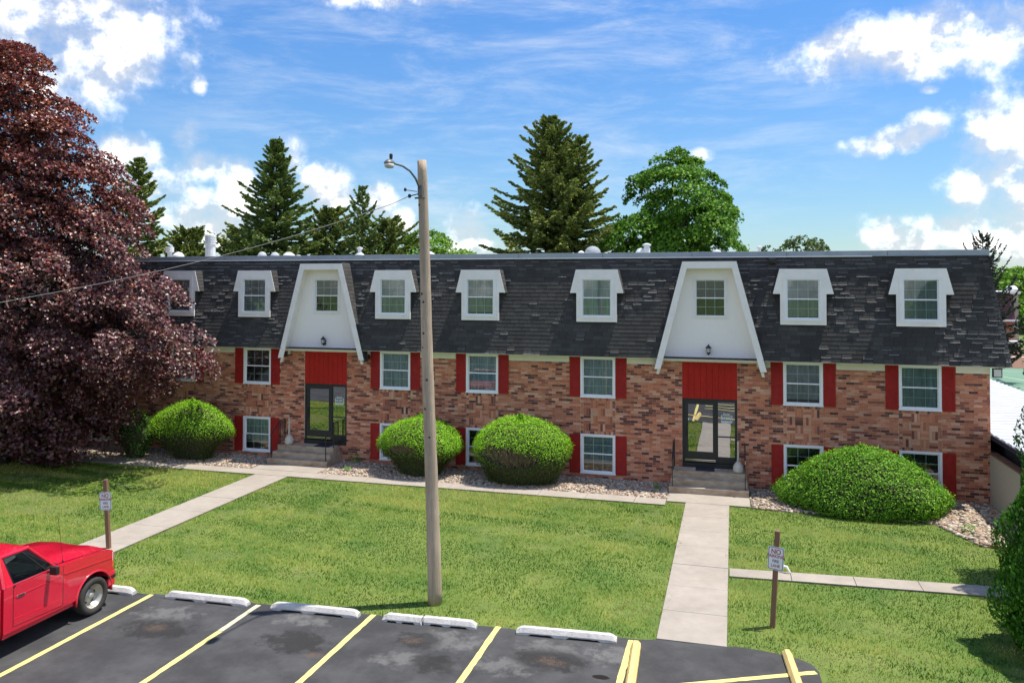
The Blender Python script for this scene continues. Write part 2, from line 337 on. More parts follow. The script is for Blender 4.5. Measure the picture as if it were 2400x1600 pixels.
# ground: one sheet to the horizon
def ground_mat():
    m = material('lawn_soil', (0.10, 0.135, 0.032), 0.95); t = m.node_tree; L = t.links; b = t.nodes['Principled BSDF']
    tc = t.nodes.new('ShaderNodeTexCoord')
    n1 = t.nodes.new('ShaderNodeTexNoise'); n1.inputs['Scale'].default_value = 0.55; n1.inputs['Detail'].default_value = 8; n1.inputs['Roughness'].default_value = 0.65
    n2 = t.nodes.new('ShaderNodeTexNoise'); n2.inputs['Scale'].default_value = 14; n2.inputs['Detail'].default_value = 6
    L.new(tc.outputs['Object'], n1.inputs['Vector']); L.new(tc.outputs['Object'], n2.inputs['Vector'])
    cr = t.nodes.new('ShaderNodeValToRGB'); L.new(n1.outputs['Fac'], cr.inputs[0])
    e = cr.color_ramp.elements; e[0].position = 0.3; e[0].color = (0.070, 0.15, 0.016, 1); e[1].position = 0.72; e[1].color = (0.21, 0.25, 0.05, 1)
    mx = t.nodes.new('ShaderNodeMix'); mx.data_type = 'RGBA'; mx.blend_type = 'MULTIPLY'; L.new(n2.outputs['Fac'], mx.inputs[0]); L.new(cr.outputs[0], mx.inputs[6]); mx.inputs[7].default_value = (0.55, 0.6, 0.5, 1)
    L.new(mx.outputs[2], b.inputs['Base Color']); return m
mb = MB(); mb.add([(-700, -300, -0.03), (700, -300, -0.03), (700, 1500, -0.03), (-700, 1500, -0.03)], [(0, 1, 2, 3)])
ground = structure('ground', mb, ground_mat())

# parking lot
def lot_mat():
    m = material('asphalt', (0.06, 0.06, 0.063), 0.9, spec=0.2); t = m.node_tree; L = t.links; b = t.nodes['Principled BSDF']
    tc = t.nodes.new('ShaderNodeTexCoord'); P = tc.outputs['Object']
    def noise(s, d=6, r=0.6):
        n = t.nodes.new('ShaderNodeTexNoise'); n.inputs['Scale'].default_value = s; n.inputs['Detail'].default_value = d; n.inputs['Roughness'].default_value = r; L.new(P, n.inputs['Vector']); return n.outputs['Fac']
    def mth(op, a, bb=None, cc=None):
        n = t.nodes.new('ShaderNodeMath'); n.operation = op
        for i, v in enumerate((a, bb, cc)):
            if v is None: continue
            if isinstance(v, (int, float)): n.inputs[i].default_value = v
            else: L.new(v, n.inputs[i])
        return n.outputs[0]
    def ss(v, lo, hi):
        n = t.nodes.new('ShaderNodeMapRange'); n.interpolation_type = 'SMOOTHSTEP'; L.new(v, n.inputs['Value']); n.inputs['From Min'].default_value = lo; n.inputs['From Max'].default_value = hi; return n.outputs[0]
    def mix(f, a, c):
        n = t.nodes.new('ShaderNodeMix'); n.data_type = 'RGBA'; L.new(f, n.inputs[0])
        if isinstance(a, tuple): n.inputs[6].default_value = (*a, 1)
        else: L.new(a, n.inputs[6])
        n.inputs[7].default_value = (*c, 1); return n.outputs[2]
    big = noise(0.9, 8, 0.7); fine = noise(90, 3); med = noise(3.2, 8, 0.7); sp = noise(38, 2, 0.5)
    c = mix(ss(big, 0.35, 0.7), (0.044, 0.044, 0.045), (0.078, 0.078, 0.079))
    c = mix(mth('MULTIPLY', ss(fine, 0.55, 0.75), 0.5), c, (0.11, 0.11, 0.11))
    sx = t.nodes.new('ShaderNodeSeparateXYZ'); L.new(P, sx.inputs[0])
    def blob(px, py, rx, ry, k=1.6):
        g = G(px, py); a = mth('MULTIPLY', mth('SUBTRACT', sx.outputs[0], float(g[0])), 1/rx); d = mth('MULTIPLY', mth('SUBTRACT', sx.outputs[1], float(g[1])), 1/ry)
        q = mth('SUBTRACT', 1.0, mth('MULTIPLY_ADD', a, a, mth('MULTIPLY', d, d)))
        return mth('ADD', q, mth('MULTIPLY', mth('SUBTRACT', med, 0.5), k*3))
    for (px, py, rx, ry) in ((390, 1440, 0.75, 0.5), (715, 1455, 0.7, 0.35), (1050, 1500, 0.75, 0.5), (940, 1545, 0.6, 0.35), (1300, 1520, 0.9, 0.4), (1180, 1560, 0.6, 0.4), (1440, 1535, 0.45, 0.55), (1060, 1560, 0.3, 0.2)):
        c = mix(mth('MULTIPLY', ss(blob(px, py, rx, ry, 1.9), 0.0, 1.2), 0.42), c, (0.20, 0.195, 0.19))      # dried pale drips
    for (px, py, rx, ry) in ((368, 1472, 0.80, 0.52), (690, 1505, 0.78, 0.50), (985, 1500, 0.52, 0.42), (1020, 1555, 0.55, 0.42), (1290, 1545, 0.78, 0.48)):
        c = mix(mth('MULTIPLY', ss(blob(px, py, rx, ry, 1.2), 0.05, 0.75), 0.8), c, (0.024, 0.023, 0.023))   # oil drip marks
    for (px, py, rx, ry) in ((365, 1470, 0.35, 0.25), (735, 1535, 0.32, 0.16), (965, 1500, 0.26, 0.2), (1290, 1550, 0.45, 0.22)):
        c = mix(mth('MULTIPLY', ss(mth('ADD', blob(px, py, rx, ry, 1.2), mth('MULTIPLY', mth('SUBTRACT', sp, 0.5), 3)), 0.2, 1.4), 0.42), c, (0.16, 0.105, 0.07))
    c = mix(mth('MULTIPLY', ss(blob(1408, 1586, 0.17, 0.09, 0.5), 0.0, 0.5), 0.95), c, (0.012, 0.008, 0.006))
    L.new(c, b.inputs['Base Color'])
    bp = t.nodes.new('ShaderNodeBump'); bp.inputs['Strength'].default_value = 0.5; bp.inputs['Distance'].default_value = 0.01; L.new(fine, bp.inputs['Height']); L.new(bp.outputs[0], b.inputs['Normal'])
    return m
LOT = [(-70, -14.2), (-30, -13.6), (-14, -13.02), (-8.86, -12.76), (-4, -12.5), (0.55, -12.26), (2.5, -12.03), (3.75, -11.93), (4.3, -11.94), (4.66, -12.0), (5.0, -12.1), (5.2, -12.25), (5.3, -12.5), (5.32, -13.0), (5.3, -14.5), (5.6, -17), (8, -19), (40, -20), (40, -75), (-70, -75)]
lotr = random.Random(5); fine = []
for i in range(len(LOT)):
    a, b = LOT[i], LOT[(i+1) % len(LOT)]; n = max(1, int(math.hypot(b[0]-a[0], b[1]-a[1])/0.22)) if (a[1] > -16 and b[1] > -16 and a[0] > -31) else 1
    for k in range(n):
        t_ = k/n; j = lotr.gauss(0, 0.018) if n > 1 else 0; fine.append((a[0]+(b[0]-a[0])*t_, a[1]+(b[1]-a[1])*t_+j))
mb = MB(); mb.prism_xy(fine, -0.12, 0.0)
lot = structure('parking_lot', mb, lot_mat())
def strip(a, b, w, z, name, mat, parent):
    a = np.array(a[:2]); b = np.array(b[:2]); d = (b-a)/np.linalg.norm(b-a); n = np.array([-d[1], d[0]])*w/2
    L_ = np.linalg.norm(b-a); k = max(2, int(L_/0.12)); mb = MB(); vs = []; rr = random.Random(hash(name+str(a[0])) % 1000)
    for i in range(k+1):
        p = a+(b-a)*i/k; j1 = rr.gauss(0, 0.004); j2 = rr.gauss(0, 0.004)
        for sgn, j in ((1, j1), (-1, j2)): q = p+n*sgn*(1+j/w*2); vs.append((q[0], q[1], z))
    mb.add(vs, [(2*i, 2*i+2, 2*i+3, 2*i+1) for i in range(k)][:], None); mb.f = [tuple(reversed(f)) for f in mb.f]
    return part(name, mb, mat, parent)
for i, (x, y0, y1) in enumerate(((-8.23, -12.78, -18.3), (-5.70, -13.95, -18.3), (-3.17, -12.44, -18.3), (-0.57, -12.29, -18.3), (2.02, -12.18, -18.3))):
    strip((x, y0), (x-0.03, y1), 0.115, 0.004, 'painted_line', M['lineyellow'], lot)
strip((-5.70, -12.64), (-5.70, -13.93), 0.115, 0.004, 'painted_line', M['linecream'], lot)['label'] = 'faded cream top end of a yellow line'
strip((5.25, -12.56), (1.2, -14.5), 0.11, 0.004, 'painted_line', M['lineyellow'], lot)
for k in range(3): strip((4.9, -15.6-k*1.0), (2.4, -16.6-k*1.0), 0.11, 0.004, 'painted_line', M['lineyellow'], lot)

# ------------------------------------------------------------------ footpaths: slabs with open joints
def footpath(name, quads):
    """quads: lists of 4 corner (x, y) points; each becomes one slab on an earth bed"""
    mb = MB()
    for q in quads:
        cx = sum(p[0] for p in q)/4; cy = sum(p[1] for p in q)/4
        mb.prism_xy([(cx+(x-cx)*0.995, cy+(y-cy)*0.995) for x, y in q], -0.10, -0.012)
    base = structure(name, mb, M['blackgap'])
    for q in quads:
        cx = sum(p[0] for p in q)/4; cy = sum(p[1] for p in q)/4; lx = max(p[0] for p in q)-min(p[0] for p in q); ly = max(p[1] for p in q)-min(p[1] for p in q)
        m = MB(); t_ = random.uniform(-0.003, 0.003); m.prism_xy([(cx+(x-cx)*(1-0.012/lx), cy+(y-cy)*(1-0.012/ly)) for x, y in q], -0.09, 0.010+t_)
        part('slab', m, M['concrete'], base, bevel=0.004)
    return base
def rect(x0, x1, y0, y1): return [(x0, y0), (x1, y0), (x1, y1), (x0, y1)]
qs = []; x = -31.0
while x < 1.85:
    x2 = min(x+1.52, 1.87)
    qs.append(rect(x, x2, -2.73, -2.05)); x = x2
qs.append(rect(-12.95, -10.3, -2.04, -1.27))
footpath('front_walk', qs)
ys = [-2.30, -3.7, -5.05, -6.4, -7.8, -9.2, -10.6, -11.99]
qs = [rect(1.88, 4.37, -2.29, -1.27)]+[rect(2.46, 3.76, ys[i+1], ys[i]) for i in range(len(ys)-1)]
footpath('straight_path', qs)
ys = [-2.74, -4.2, -5.7, -7.2, -8.7, -10.2, -11.7, -12.93]
footpath('long_path', [rect(-12.32, -11.05, ys[i+1], ys[i]) for i in range(len(ys)-1)])
qs = []
for i in range(9):
    xa, xb = 3.78+i*1.37, 3.78+(i+1)*1.37
    f = lambda x: -7.76+(x-3.78)*0.075; g = lambda x: -8.29+(x-3.78)*0.058
    qs.append([(xa, g(xa)), (xb, g(xb)), (xb, f(xb)), (xa, f(xa))])
footpath('side_path', qs)
# bare earth under the stone beds
mb = MB(); mb.prism_xy(rect(-31, 1.87, -2.05, 0.3), -0.1, -0.02); mb.prism_xy([(4.38, -2.35), (5.4, -2.45), (9.3, -2.6), (10.0, -4.3), (11.38, -4.75), (11.38, 0.3), (4.38, 0.3)], -0.1, -0.02)
structure('stone_bed_soil', mb, M['blackgap'])

# ------------------------------------------------------------------ apartment building
XL, XR = -31.0, 11.45
WW = 1.2131; ZUH, ZUS, ZLH, ZLS = 4.1815, 2.770, 1.5012, 0.150
WX = [-22.0, -18.07, -14.655, -8.818, -5.431, -1.2337, 5.4565, 8.8951]
DX = [-26.2, -11.983, 2.231]; DW = 1.7825; ZDB, ZPT = 0.7355, 4.088; ZPB = ZDB+2.13
EZ, EY, TZ, TY = 4.23, -0.45, 7.60, 0.30      # mansard: eave and top
def roof_y(z): return EY+(TY-EY)*(z-EZ)/(TZ-EZ)
B = thing('apartment_building', 'long red brick apartment block with dark shingled mansard roof and white dormers', 'building', (0, 0, 0))
openings = [(x, x+WW, ZUS, ZUH) for x in WX]+[(x, x+WW, ZLS, ZLH) for x in WX]+[(x, x+DW, ZDB, ZPT) for x in DX]
def in_open(x0, x1, z0, z1):
    return any(x1 > a+0.004 and x0 < b-0.004 and z1 > c+0.004 and z0 < d-0.004 for a, b, c, d in openings)
# mortar wall with openings, side and back walls
xs = sorted(set([XL, XR]+[v for o in openings for v in o[:2]])); zs = sorted(set([-0.3, 4.6]+[v for o in openings for v in o[2:]]))
mb = MB()
for i in range(len(xs)-1):
    for j in range(len(zs)-1):
        xc, zc = (xs[i]+xs[i+1])/2, (zs[j]+zs[j+1])/2
        if not any(a < xc < b and c < zc < d for a, b, c, d in openings):
            mb.add([(xs[i], 0.012, zs[j]), (xs[i+1], 0.012, zs[j]), (xs[i+1], 0.012, zs[j+1]), (xs[i], 0.012, zs[j+1])], [(0, 1, 2, 3)])
for a, b, c, d in openings:     # reveals
    mb.add([(a, 0.012, c), (b, 0.012, c), (b, 0.012, d), (a, 0.012, d), (a, 0.22, c), (b, 0.22, c), (b, 0.22, d), (a, 0.22, d)],
           [(0, 4, 5, 1), (1, 5, 6, 2), (2, 6, 7, 3), (3, 7, 4, 0)])
mb.box(XR-0.2, XR-0.002, 0.014, 11, -0.3, 4.6); mb.box(XL, XL+0.2, 0.014, 11, -0.3, 7.6); mb.box(XL, XR, 10.8, 11, -0.3, 7.6)
mb.box(XL+0.25, XR-0.25, 2.2, 2.25, -0.2, 7.4)
wall = part('wall', mb, M['mortar'], B)
# bricks: running bond, basket-weave panels between the windows
PAL = [((0.64, 0.240, 0.130), 10), ((0.70, 0.315, 0.190), 9), ((0.54, 0.185, 0.100), 9), ((0.74, 0.41, 0.275), 6), ((0.36, 0.125, 0.08), 5), ((0.21, 0.078, 0.058), 3), ((0.13, 0.052, 0.043), 2)]
palc = [p for p, w in PAL]; palw = [w for p, w in PAL]
br = random.Random(11)
CH, CLN, J = 0.0813, 0.250, 0.011
bricks = []                                         # (x0, x1, z0, z1, colour index)
panels = [(x, x+WW) for x in WX]
def emit(x0, x1, z0, z1):
    if x1-x0 < 0.03 or z1-z0 < 0.02: return
    bricks.append((x0, x1, z0, z1, br.choices(range(len(palc)), palw)[0]))
nrow = int(4.12/CH)+1
for r in range(nrow):
    z0 = r*CH+0.003; z1 = z0+CH-J; x = XL-(r % 2)*CLN/2+br.uniform(-0.01, 0.01)
    dark_run = 0
    while x < XR:
        x0, x1 = max(x, XL), min(x+CLN-J, XR); x += CLN
        segs = [(x0, x1)]
        cuts = [(a, b) for a, b, c, d in openings if z1 > c+0.01 and z0 < d-0.01]
        if z1 > ZLH-0.01 and z0 < ZUS+0.01: cuts += panels
        for a, b in cuts:
            ns = []
            for s0, s1 in segs:
                if s1 <= a or s0 >= b: ns.append((s0, s1)); continue
                if s0 < a: ns.append((s0, a-J/2))
                if s1 > b: ns.append((b+J/2, s1))
            segs = ns
        for s0, s1 in segs:
            emit(s0, s1, z0, z1)
            if br.random() < 0.045 and bricks: bricks[-1] = (*bricks[-1][:4], br.choice((5, 6)))
for a, b in panels:
    zb, zt = ZLH+0.006, ZUS-0.006; n = 15; w = (b-a)/n
    for k in range(n):
        for q0, q1 in ((zb, zb+0.10), (zt-0.10, zt)): emit(a+k*w+J/2, a+(k+1)*w-J/2, q0, q1-J)
    za, zc = zb+0.10, zt-0.10; m = 13; hh = (zc-za)/m
    for k in range(m):
        for s0 in (a, b-0.105): emit(s0+J/2, s0+0.105-J/2, za+k*hh, za+(k+1)*hh-J)
    bx0, bw, bh = a+0.105, (b-a-0.21)/4, (zc-za)/4
    for i in range(4):
        for j in range(4):
            for k in range(3):
                if (i+j) % 2: emit(bx0+i*bw+J/2, bx0+(i+1)*bw-J/2, za+j*bh+k*bh/3, za+j*bh+(k+1)*bh/3-J)
                else: emit(bx0+i*bw+k*bw/3+J/2, bx0+i*bw+(k+1)*bw/3-J/2, za+j*bh, za+(j+1)*bh-J)
def seen_size(bk):
    x0, x1, z0, z1, c = bk; xc, zc = (x0+x1)/2, (z0+z1)/2
    for w in WX:
        if w-0.42 < xc < w+WW+0.42 and (zc > ZUS-0.05 or zc < ZLH+0.05): return 0
    if zc < 1.75 or zc > 3.95: return 0
    return (x1-x0)*(z1-z0)/depth((xc, 0, zc))**2 * (1 if (x1-x0) > 0.2 else 0.6)
order = sorted(range(len(bricks)), key=lambda i: -seen_size(bricks[i])); single = set(order[:300])
proto = {}
def jit(c, k=0.12): s = 1+br.uniform(-k, k); return (c[0]*s, c[1]*s*(1+br.uniform(-0.05, 0.05)), c[2]*s)
rest = MB(); FS5 = [(0, 1, 5, 4), (1, 2, 6, 5), (3, 0, 4, 7), (4, 5, 6, 7), (0, 3, 2, 1)]
for i, (x0, x1, z0, z1, c) in enumerate(bricks):
    yo = br.uniform(-0.003, 0.003)
    if i in single:
        key = (round(x1-x0, 2), round(z1-z0, 2), c, br.randrange(2))
        if key not in proto:
            m = MB(); m.col = jit(palc[c]); w, h = key[0], key[1]
            m.add([(-w/2, 0, -h/2), (w/2, 0, -h/2), (w/2, 0.03, -h/2), (-w/2, 0.03, -h/2), (-w/2, 0, h/2), (w/2, 0, h/2), (w/2, 0.03, h/2), (-w/2, 0.03, h/2)], FS5)
            me = m.mesh('brick'); me.materials.append(M['brick']); proto[key] = me
        put('brick', proto[key], None, wall, ((x0+x1)/2, yo, (z0+z1)/2))
    else:
        rest.add([(x0, yo, z0), (x1, yo, z0), (x1, 0.03, z0), (x0, 0.03, z0), (x0, yo, z1), (x1, yo, z1), (x1, 0.03, z1), (x0, 0.03, z1)], FS5, jit(palc[c]))
part('brickwork', rest, M['brick'], wall)['kind'] = 'stuff'
# frieze board under the eave, between the shutters
SHW = 0.37
fr_x = XL; cuts = sorted([(x-SHW-0.03, x+WW+SHW+0.03) for x in WX]+[(x-0.62, x+DW+0.62) for x in DX])
for a, b in cuts+[(XR, XR)]:
    if a-fr_x > 0.15:
        m = MB(); m.box(fr_x, a, -0.035, 0.01, 3.965, 4.20); part('frieze_board', m, M['cream'], B)
    fr_x = b
m = MB(); m.box(XL, XR+0.4, EY+0.02, 0.05, EZ-0.028, EZ-0.012); part('soffit', m, M['cream'], B)

# windows -------------------------------------------------------------
pane_cache = {}
def window(x0, x1, z0, z1, Y, blind, fw_=0.075, parent=B, gridbars=True, sashfrac=0.5, opened=0.0):
    """frame mesh is the part; sashes, glazing bars, panes and blind are its sub-parts"""
    m = MB()
    for q in ((x0, x1, z1-fw_, z1), (x0, x1, z0, z0+fw_*0.9), (x0, x0+fw_, z0+fw_*0.9, z1-fw_), (x1-fw_, x1, z0+fw_*0.9, z1-fw_)):
        m.box(q[0], q[1], Y-0.035, Y+0.10, q[2], q[3])
    m.box(x0-0.012, x1+0.012, Y-0.055, Y-0.036, z0-0.012, z0+0.035)
    w = part('window', m, M['vinyl'], parent, bevel=0.004)
    a, b, c, d = x0+fw_, x1-fw_, z0+fw_*0.9, z1-fw_; mid = c+(d-c)*sashfrac
    for k, (s0, s1, yy) in enumerate(((c, mid+0.012, Y+0.030), (mid-0.012, d, Y+0.052))):
        m = MB(); t_ = 0.032
        m.box(a, b, yy-0.012, yy+0.02, s1-t_, s1); m.box(a, b, yy-0.012, yy+0.02, s0, s0+t_); m.box(a, a+t_, yy-0.012, yy+0.02, s0+t_, s1-t_); m.box(b-t_, b, yy-0.012, yy+0.02, s0+t_, s1-t_)
        part('sash', m, M['vinyl'], w)
        ga, gb, gc, gd = a+t_, b-t_, s0+t_, s1-t_
        m = MB(); bt = 0.0075
        for i in (1, 2): xx = ga+(gb-ga)*i/3; m.box(xx-bt, xx+bt, yy+0.006, yy+0.016, gc, gd)
        zz = (gc+gd)/2; m.box(ga, gb, yy+0.004, yy+0.0175, zz-bt, zz+bt)
        part('glazing_bar', m, M['vinyl'], w)
        pw, ph = (gb-ga)/3, (gd-gc)/2; key = (round(pw, 3), round(ph, 3))
        if key not in pane_cache:
            q = MB(); q.box(-pw/2, pw/2, -0.0015, 0.0015, -ph/2, ph/2); me = q.mesh('pane'); me.materials.append(M['glass']); pane_cache[key] = me
        for i in range(3):
            for j in range(2):
                o = put('pane', pane_cache[key], None, w, (ga+pw*(i+0.5), yy, gc+ph*(j+0.5)))
    if blind:
        lo = c+(d-c)*blind[1]
        m = MB(); n = 24; vs = []; fs = []
        for i in range(n+1):
            xx = a+0.01+(b-a-0.02)*i/n; yy = Y+0.098+0.012*math.sin(i*1.9)+0.006*math.sin(i*0.7+x0)
            vs += [(xx, yy, lo), (xx, yy, d)]
        fs = [(2*i, 2*i+2, 2*i+3, 2*i+1) for i in range(n)]; m.add(vs, fs); part('blind' if blind[0] == 'blind' else 'curtain', m, M[blind[0]], w)  # dark_room sheets are no cloth: dark colour for the unlit room behind
        if opened:
            xx = b-0.17
    return w
UB = [('curtain', 0), ('curtain', 0), ('darkroom', 0.75), ('curtain', 0), ('curtain', 0), ('curtain', 0), ('blind', 0.10), ('curtain', 0)]
LB = [('curtain', 0), ('curtain', 0), ('curtain', 0.30), ('darkroom', 0.9), ('darkroom', 0.9), ('bluecurtain', 0.28), ('darkroom', 0.7), ('darkroom', 0.7)]
def shutter(x0, x1, z0, z1):
    m = MB(); st = 0.055
    m.box(x0, x1, -0.022, -0.004, z0, z1)
    for a, b in ((x0, x0+st), (x1-st, x1)): m.box(a, b, -0.040, -0.021, z0, z1)
    zm = (z0+z1)/2
    for a, b in ((z0, z0+0.09), (zm-0.04, zm+0.04), (z1-0.07, z1)): m.box(x0+st, x1-st, -0.038, -0.021, a, b)
    for lo, hi in ((z0+0.09, zm-0.04), (zm+0.04, z1-0.07)):
        n = int((hi-lo)/0.045); h = (hi-lo)/n
        for k in range(n):
            zz = lo+k*h; m.add([(x0+st, -0.024, zz+h), (x1-st, -0.024, zz+h), (x1-st, -0.036, zz+0.004), (x0+st, -0.036, zz+0.004)], [(0, 3, 2, 1)])
    part('shutter', m, M['shutterred'], B)
for i, x in enumerate(WX):
    window(x, x+WW, ZUS, ZUH, 0.0, UB[i]); window(x, x+WW, ZLS, ZLH, 0.0, LB[i])
    for z0, z1 in ((ZUS-0.0, ZUH-0.01), (ZLS-0.0, ZLH-0.02)):
        shutter(x-SHW-0.008, x-0.008, z0, z1); shutter(x+WW+0.008, x+WW+SHW+0.008, z0, z1)

# roof ---------------------------------------------------------------
GC = [x+DW/2+0.02 for x in DX]; HT, HB, GZT, GZB = 0.866, 1.795, 7.44, 3.86       # entrance gables: half widths and heights
def gable_half(z): return HT+(HB-HT)*(GZT-z)/(GZT-GZB)
NR = 25; RH = (TZ-EZ)/NR
mb = MB(); XTR, XER = 11.50, 11.92
def spans(z, shrink=0.10):
    out = []; a = XL; e = XER+(XTR-XER)*(z-EZ)/(TZ-EZ)
    for c in GC:
        if z < GZT-0.02: out.append((a, c-gable_half(z)+shrink)); a = c+gable_half(z)-shrink
    out.append((a, e)); return out
for r in range(NR):
    za, zb = EZ+r*RH, EZ+(r+1)*RH
    for (a0, b0), (a1, b1) in zip(spans(za), spans(zb) if len(spans(zb)) == len(spans(za)) else spans(za)):
        mb.add([(a0, roof_y(za), za), (b0, roof_y(za), za), (b1, roof_y(zb), zb), (a1, roof_y(zb), zb)], [(0, 1, 2, 3)])
mb.add([(XER, EY, EZ), (XER, 11.3, EZ), (XTR, 10.6, TZ), (XTR, TY, TZ)], [(0, 1, 2, 3)], (0.10, 0.10, 0.105))
mb.add([(XL, TY, TZ-0.01), (XTR, TY, TZ-0.01), (XTR, 10.9, TZ-0.01), (XL, 10.9, TZ-0.01)], [(0, 1, 2, 3)])
mb.box(XL, XER-0.05, EY+0.03, 0.012, EZ-0.01, EZ+0.02)
roof = part('roof', mb, M['deck'], B)
m = MB(); m.add([(XL, TY+0.1, TZ+0.03), (XTR-0.1, TY+0.1, TZ+0.03), (XTR-0.1, 10.8, TZ+0.03), (XL, 10.8, TZ+0.03)], [(0, 1, 2, 3)]); part('flat_roof_membrane', m, M['roofing'], roof)
m = MB(); nsh = 34
for k in range(nsh):      # right-hand slope, in shade of view
    za, zb = EZ+(TZ-EZ)*k/nsh, EZ+(TZ-EZ)*(k+1)/nsh; fx = lambda z: XER+(XTR-XER)*(z-EZ)/(TZ-EZ)
    m.add([(fx(za)+0.022, EY+0.02, za), (fx(za)+0.022, 11.2, za), (fx(zb)+0.008, 10.9, zb), (fx(zb)+0.008, TY, zb)], [(0, 1, 2, 3)], (0.075, 0.075, 0.08))
part('shingle_courses', m, M['shingle'], roof)['kind'] = 'stuff'
sr = random.Random(21)
nrm = Vector((0, -(TZ-EZ), (TY-EY))).normalized()          # outward normal of the front slope
slope = Vector((0, TY-EY, TZ-EZ)).normalized(); RS = RH/slope.z
def tab_mesh(width, curl, col, edge, seg=4, seed=0):
    """one shingle tab; origin at the middle of its lower edge, lying on the front slope"""
    q = random.Random(seed); m = MB(); top = RS*1.03; vs = []; up = slope; X = Vector((1, 0, 0)); n = nrm
    lip = 0.015 if curl > 0.012 else 0.010
    lift = [0.010+curl*(0.35+0.65*abs(math.sin(i*1.3+q.uniform(0, 3)))) for i in range(seg+1)]
    dz = [q.uniform(-0.004, 0.004)-(0.006 if curl > 0.012 else 0)*math.sin(math.pi*i/seg) for i in range(seg+1)]
    A, Bv, C_, D_ = [], [], [], []
    for i in range(seg+1):
        x = X*(-width/2+width*i/seg)
        A.append(x+up*top+n*0.006); Bv.append(x+up*(lip+dz[i])+n*(lift[i]*0.75+0.003)); C_.append(x+up*dz[i]+n*lift[i]); D_.append(x+up*(dz[i]+0.002)+n*0.0005)
    k = seg+1
    m.add(A+Bv, [(i, i+k, i+k+1, i+1) for i in range(seg)], col)
    m.add(Bv+C_, [(i, i+k, i+k+1, i+1) for i in range(seg)], edge)
    m.add(C_+D_, [(i, i+k, i+k+1, i+1) for i in range(seg)], edge)
    m.add([A[0], Bv[0], C_[0], D_[0]], [(0, 1, 2, 3)], col); m.add([A[-1], Bv[-1], C_[-1], D_[-1]], [(3, 2, 1, 0)], col)
    return m
def scol():
    g = sr.choice((0.058, 0.064, 0.070, 0.076, 0.082, 0.090))*sr.uniform(0.92, 1.08); return (g, g*0.965, g*0.93)
tabs = []
TW = 0.305
for r in range(NR):
    z = EZ+r*RH; x = XL+sr.uniform(0, TW)-(r % 2)*TW/2
    sp_ = spans(z+RH*0.5, 0.03)
    while x < XER+0.3:
        xa, xb = x+0.005, x+TW-0.005; x += TW
        for a, b in sp_:
            s0, s1 = max(xa, a), min(xb, b)
            if s1-s0 > 0.05: tabs.append((r, (s0+s1)/2, s1-s0))
def curl_chance(r, x):
    t_ = r/NR; base = 0.05
    if r >= NR-3: base += 0.45
    if x < -8.5: base += 0.16
    if x < -12: base += 0.12
    if -9 < x < -4 and t_ > 0.55: base += 0.22
    if -1 < x < 2.2 and t_ > 0.45: base += 0.28
    if 4.2 < x < 5.4 and t_ > 0.3: base += 0.4
    if 6.8 < x < 9 and t_ > 0.25: base += 0.30
    if x > 9.8 and t_ < 0.55: base += 0.40
    if 6 < x < 8 and r < 2: base += 0.5
    if -5 < x < -2.5 and r == 0: base += 0.6
    return base
def tab_size(i):
    r, x, w = tabs[i]; z = EZ+(r+0.5)*RH
    for wx in WX:
        if wx-0.45 < x < wx+WW+0.45 and 5.3 < z < 7.25: return 0
    return w/depth((x, roof_y(z), z))**2
order = sorted(range(len(tabs)), key=lambda i: -tab_size(i)); single = set(order[:300])
tproto = [tab_mesh(TW-0.010, 0.004, scol(), (0.05, 0.05, 0.05), seed=k) for k in range(6)]+[tab_mesh(TW-0.010, 0.03, scol(), (0.30+0.1*(k % 2),)*3, seed=k+50) for k in range(5)]
tpm = []
for m in tproto: me = m.mesh('shingle'); me.materials.append(M['shingle']); tpm.append(me)
rest = MB()
for i, (r, x, w) in enumerate(tabs):
    z = EZ+r*RH; cur = sr.random() < curl_chance(r, x)*0.85
    if i in single and w > TW-0.025:
        put('shingle', tpm[sr.randrange(6, 11) if cur else sr.randrange(6)], None, roof, (x, roof_y(z), z))
    else:
        g = sr.uniform(0.22, 0.42) if cur else sr.uniform(0.04, 0.07)
        m = tab_mesh(w, sr.uniform(0.018, 0.036) if cur else 0.004, scol(), (g, g, g*1.01), seed=i, seg=4 if cur else 2)
        off = Vector((x, roof_y(z), z)); o = len(rest.v)
        rest.v += [tuple(Vector(v)+off) for v in m.v]; rest.f += [tuple(k+o for k in f) for f in m.f]; rest.c += m.c
part('shingles', rest, M['shingle'], roof)['kind'] = 'stuff'
# hip caps down the right edge
hipd = Vector((XTR-XER, TY-EY, TZ-EZ)); hn = 24
capm = []
for k in range(4):
    g = 0.085+0.02*k; m = MB(); L_ = hipd.length/hn*1.18; u_ = hipd.normalized(); a = Vector((-1, 0, 0)); bq = Vector((0, 1, 0)); out = Vector((0.55, -0.75, 0.2)).normalized()  # caps greyed lighter: sun on the hip is put into the colour
    p0, p1 = u_*0, u_*L_; t0, t1 = 0.022, 0.010
    vs = [p0+a*0.15-Vector((0, 0.015, 0)), p0+out*t0, p0+bq*0.16+Vector((0.02, 0, 0)), p1+a*0.15-Vector((0, 0.006, 0)), p1+out*t1, p1+bq*0.16+Vector((0.008, 0, 0)), p0+a*0.15, p0, p0+bq*0.16]
    m.add(vs, [(0, 1, 4, 3), (1, 2, 5, 4), (6, 7, 1, 0), (7, 8, 2, 1)], (g, g, g*1.03)); me = m.mesh('hip_cap'); me.materials.append(M['shingle']); capm.append(me)
for k in range(hn):
    p = Vector((XER, EY, EZ))+hipd*k/hn; put('hip_cap', capm[sr.randrange(4)], None, roof, p)
